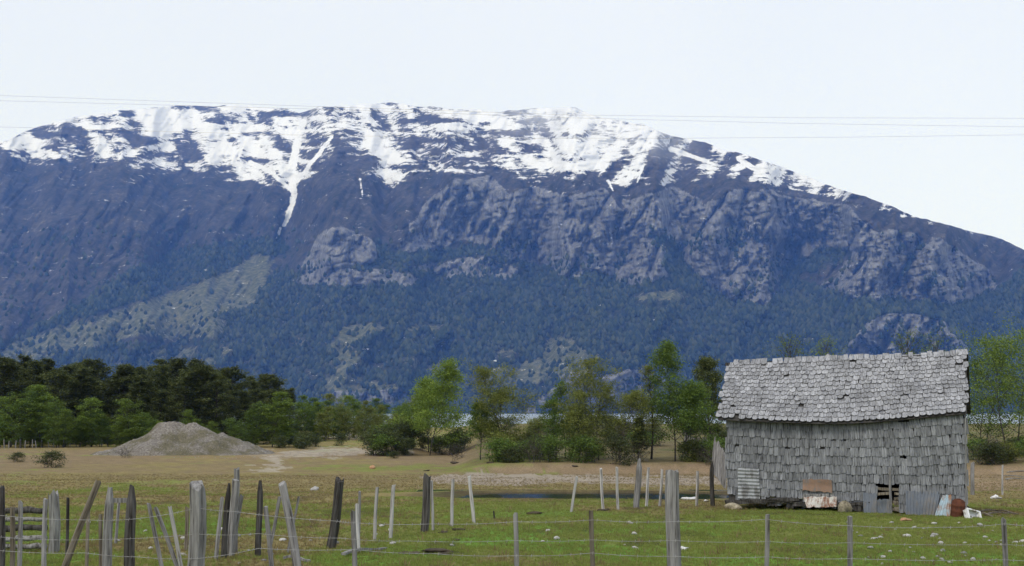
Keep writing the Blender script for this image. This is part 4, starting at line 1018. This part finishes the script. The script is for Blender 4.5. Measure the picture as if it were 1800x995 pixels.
for k, (x, yt, hw, D, shp, mat, nl, leaf, cb, stems, lb) in enumerate((
 (774, 641, 48, 98, 'cone', L_LIGHT, 15000, .10, .12, 2, 'full bright green tree standing alone left of the lake view'),
 (846, 712, 24, 72, 'wide', L_MID, 4500, .065, .4, 1, 'short dark green tree left of the olive tree by the lake'),
 (885, 655, 42, 72, 'oval', L_OLIVE, 9500, .065, .22, 2, 'airy olive-green tree with two thin trunks before the lake'),
 (985, 672, 34, 72, 'cone', L_MID, 8000, .065, .12, 3, 'bushy dark green tree at the left of the middle clump'),
 (1012, 690, 28, 69, 'oval', L_OLIVE, 4500, .06, .3, 2, 'pale olive tree between the bushy and the tall sparse tree'),
 (1052, 630, 46, 70, 'oval', L_OLIVE, 8500, .065, .25, 3, 'tall sparse olive tree with bare upper twigs in the middle clump'),
 (1104, 692, 36, 69, 'wide', L_OLIVE, 4800, .065, .38, 2, 'low spreading tree with dark forked trunk and yellow-green crown'),
 (1122, 735, 16, 68, 'cone', L_DARK, 3000, .065, .2, 1, 'small dark evergreen beside the low spreading tree'),
 (1146, 640, 18, 71, 'oval', L_OLIVE, 1500, .06, .55, 1, 'slender thin tree with a bare trunk left of the tallest tree'),
 (1192, 604, 50, 69, 'cone', L_MID, 15000, .075, .22, 2, 'tallest full green tree left of the barn'),
 (1248, 630, 28, 77, 'oval', L_DARK, 9000, .075, .25, 1, 'dark brownish-green tree touching the barn roof on the left'),
 (1795, 592, 74, 74, 'oval', L_LIGHT, 12000, .08, .2, 3, 'large light green tree at the right edge behind the barn'),
 (1736, 640, 42, 80, 'vase', L_MID, 8000, .08, .15, 2, 'green tree just right of the barn roof'),
 (1870, 570, 70, 70, 'oval', L_LIGHT, 8000, .08, .2, 2, 'light green tree cut off by the right edge'),
 (1405, 602, 32, 88, 'vase', L_LIGHT, 900, .08, .4, 1, 'thin treetop showing above the left part of the barn ridge'),
 (1462, 606, 28, 90, 'vase', L_LIGHT, 900, .08, .4, 1, 'thin treetop showing above the barn ridge near its middle'),
 (1600, 598, 32, 88, 'vase', L_LIGHT, 900, .08, .4, 1, 'thin treetop above the right part of the barn ridge'),
 (1640, 604, 30, 90, 'vase', L_LIGHT, 900, .08, .4, 1, 'rightmost thin treetop above the barn ridge'),
)):
    h = height_to(x, yt, D); R = hw * D / F * 1.5
    plant('tree', tree_data(400 + k, h * .96, R, 66, int(nl * 1.5), leaf * .8, cb * .8, shp, stems, .014 if stems == 1 else .011, .3, .0, .55, .085), place(x, D), 1, 0, mat, lb, 'tree')
# shrubs
BUSH = [tree_data(500 + i, 1.2, .8, 30, 2600, .045, .02, 'oval', 5, .012, .3, 0, .5, .16) for i in range(3)]
TW = [tree_data(510 + i, 1.0, .9, 40, 700, .03, .02, 'vase', 7, .012, .3, 0, .5, .16) for i in range(2)]
for k in range(18, 64):
    x = rt.uniform(830, 1275) if k < 46 else rt.uniform(1706, 1850); D = rt.uniform(64.5, 69) if k % 3 else rt.uniform(69, 82)
    g = k % 5 == 0; s = rt.uniform(.6, 1.2)
    plant('shrub', (TW if g else BUSH)[k % 2], place(x, D), s, rt.uniform(0, 6), L_TWIG if g else rt.choice((L_SHRUB, L_OLIVE, L_MID)), ('leafless grey-brown shrub' if g else 'dark leafy shrub') + (' on the bank, ' + zone(x, Z_BANK) if k < 46 else ' right of the barn under the trees'), 'shrub', 'shrubs on the bank' if k < 46 else 'shrubs right of the barn', ('stems', 'foliage'), rt.uniform(1, 1.4))
for k in range(44):
    x = rt.uniform(825, 1290); D = rt.uniform(84, 190)
    plant('shrub', (BUSH if k % 3 else TW)[k % 2], place(x, D), rt.uniform(.7, 1.5), rt.uniform(0, 6), rt.choice((L_SHRUB, L_SHRUB, L_OLIVE)) if k % 3 else L_TWIG, ('dark scrub bush' if k % 3 else 'leafless grey bush') + ' on the rough ground before the lake, ' + zone(x, Z_BANK), 'shrub', 'scrub before the lake', ('stems', 'foliage'), 1.4)
for k in range(20):
    x = rt.uniform(640, 830); D = rt.uniform(92, 108)
    plant('shrub', BUSH[k % 3], place(x, D), rt.uniform(.8, 1.7), rt.uniform(0, 6), rt.choice((L_SHRUB, L_SHRUB, L_MID)), 'dark shrub at the foot of the bright green lone tree', 'shrub', 'shrubs round the lone tree', ('stems', 'foliage'), 1.2)
for k in range(12):
    x = rt.uniform(490, 600); D = rt.uniform(112, 135)
    plant('shrub', BUSH[k % 3], place(x, D), rt.uniform(.6, 1.2), rt.uniform(0, 6), L_SHRUB, 'low shrub on the flat before the far row of trees', 'shrub', 'shrubs on the far flat', ('stems', 'foliage'), 1.2)
for x, y, s, mt, lb in ((85, 822, .75, L_SHRUB, 'ragged bush on a grassy hump in the left pasture'), (27, 812, .5, L_SHRUB, 'small low bush left of the ragged bush'), (220, 805, .6, L_TWIG, 'small twiggy bush before the gravel heap'), (690, 806, .4, L_SHRUB, 'low dark tuft before the small grassy mound'), (805, 808, .8, L_TWIG, 'leafless bush between the lone tree and the bank')):
    p = onground(x, y); plant('shrub', (TW if mt is L_TWIG else BUSH)[0], p, s, 1, mt, lb, 'shrub', None, ('stems', 'foliage'), 1.5)
# grass: one mass of tufts
V = []; Fq = []
rg = random.Random(8)
for k in range(11):
    a = rg.uniform(0, 6.28); d = rg.uniform(0, .06); x, y = d * math.cos(a), d * math.sin(a); h = rg.uniform(.035, .075); w = .006; l = rg.uniform(.01, .045); b = len(V)
    V += [(x - w * math.sin(a), y + w * math.cos(a), -.01), (x + w * math.sin(a), y - w * math.cos(a), -.01), (x + l * math.cos(a), y + l * math.sin(a), h)]; Fq.append((b, b + 1, b + 2))
mt_ = bpy.data.meshes.new('tuft'); mt_.from_pydata(V, [], Fq)
def tufts(name, n, w, mat, smin, smax, dmax, seed):
    area = R_ ** 2
    wt = (w * area * (gpx > -120) * (gpx < 1920) * (gy > 11) * (gy < dmax) * (e > 1.55) / np.maximum(gy, 1) ** 1.2).ravel(); wt = wt / wt.sum()
    ii = rng.choice(len(wt), n, p=wt); P = np.stack([gx, gy], -1).reshape(-1, 2)[ii]; P = P + rng.normal(0, .12, P.shape) * (1 + P[:, 1:] * .02)
    scatter(name, np.column_stack([P, ground(P[:, 0], P[:, 1])]), mt_.copy(), smin, smax, mat, .25, seed)
G_GRASS = leafmat('green_grass_blades', (.13, .17, .036), (.2, .245, .055), (.3, .31, .1))
G_DRY = leafmat('dry_grass_blades', (.14, .11, .045), (.21, .165, .075), (.3, .25, .13))
tufts('green_grass', 90000, gm + .03, G_GRASS, .35, .85, 50, 21)
tufts('tall_weeds', 1000, .4 + 0 * gm, G_DRY, .9, 1.9, 40, 23)
tufts('dry_grass', 45000, (1.05 - gm) + .05, G_DRY, .35, .9, 62, 22)
# ------------------------------------------------------------------ haze
mb = MB(); mb.box((0, 3500, 819.5), 10400, 8800, 1765)
hm = bpy.data.materials.new('blue_air'); hm.use_nodes = True; ht = hm.node_tree; ht.nodes.clear()
pv = ht.nodes.new('ShaderNodeVolumePrincipled'); ho = ht.nodes.new('ShaderNodeOutputMaterial')
pv.inputs['Color'].default_value = (.14, .33, 1.0, 1); pv.inputs['Absorption Color'].default_value = (1, 1, 1, 1)
pv.inputs['Density'].default_value = 0.74e-4; pv.inputs['Anisotropy'].default_value = 0.0
ht.links.new(pv.outputs[0], ho.inputs['Volume'])
obj('haze', mb.mesh('haze'), hm, kind='stuff')
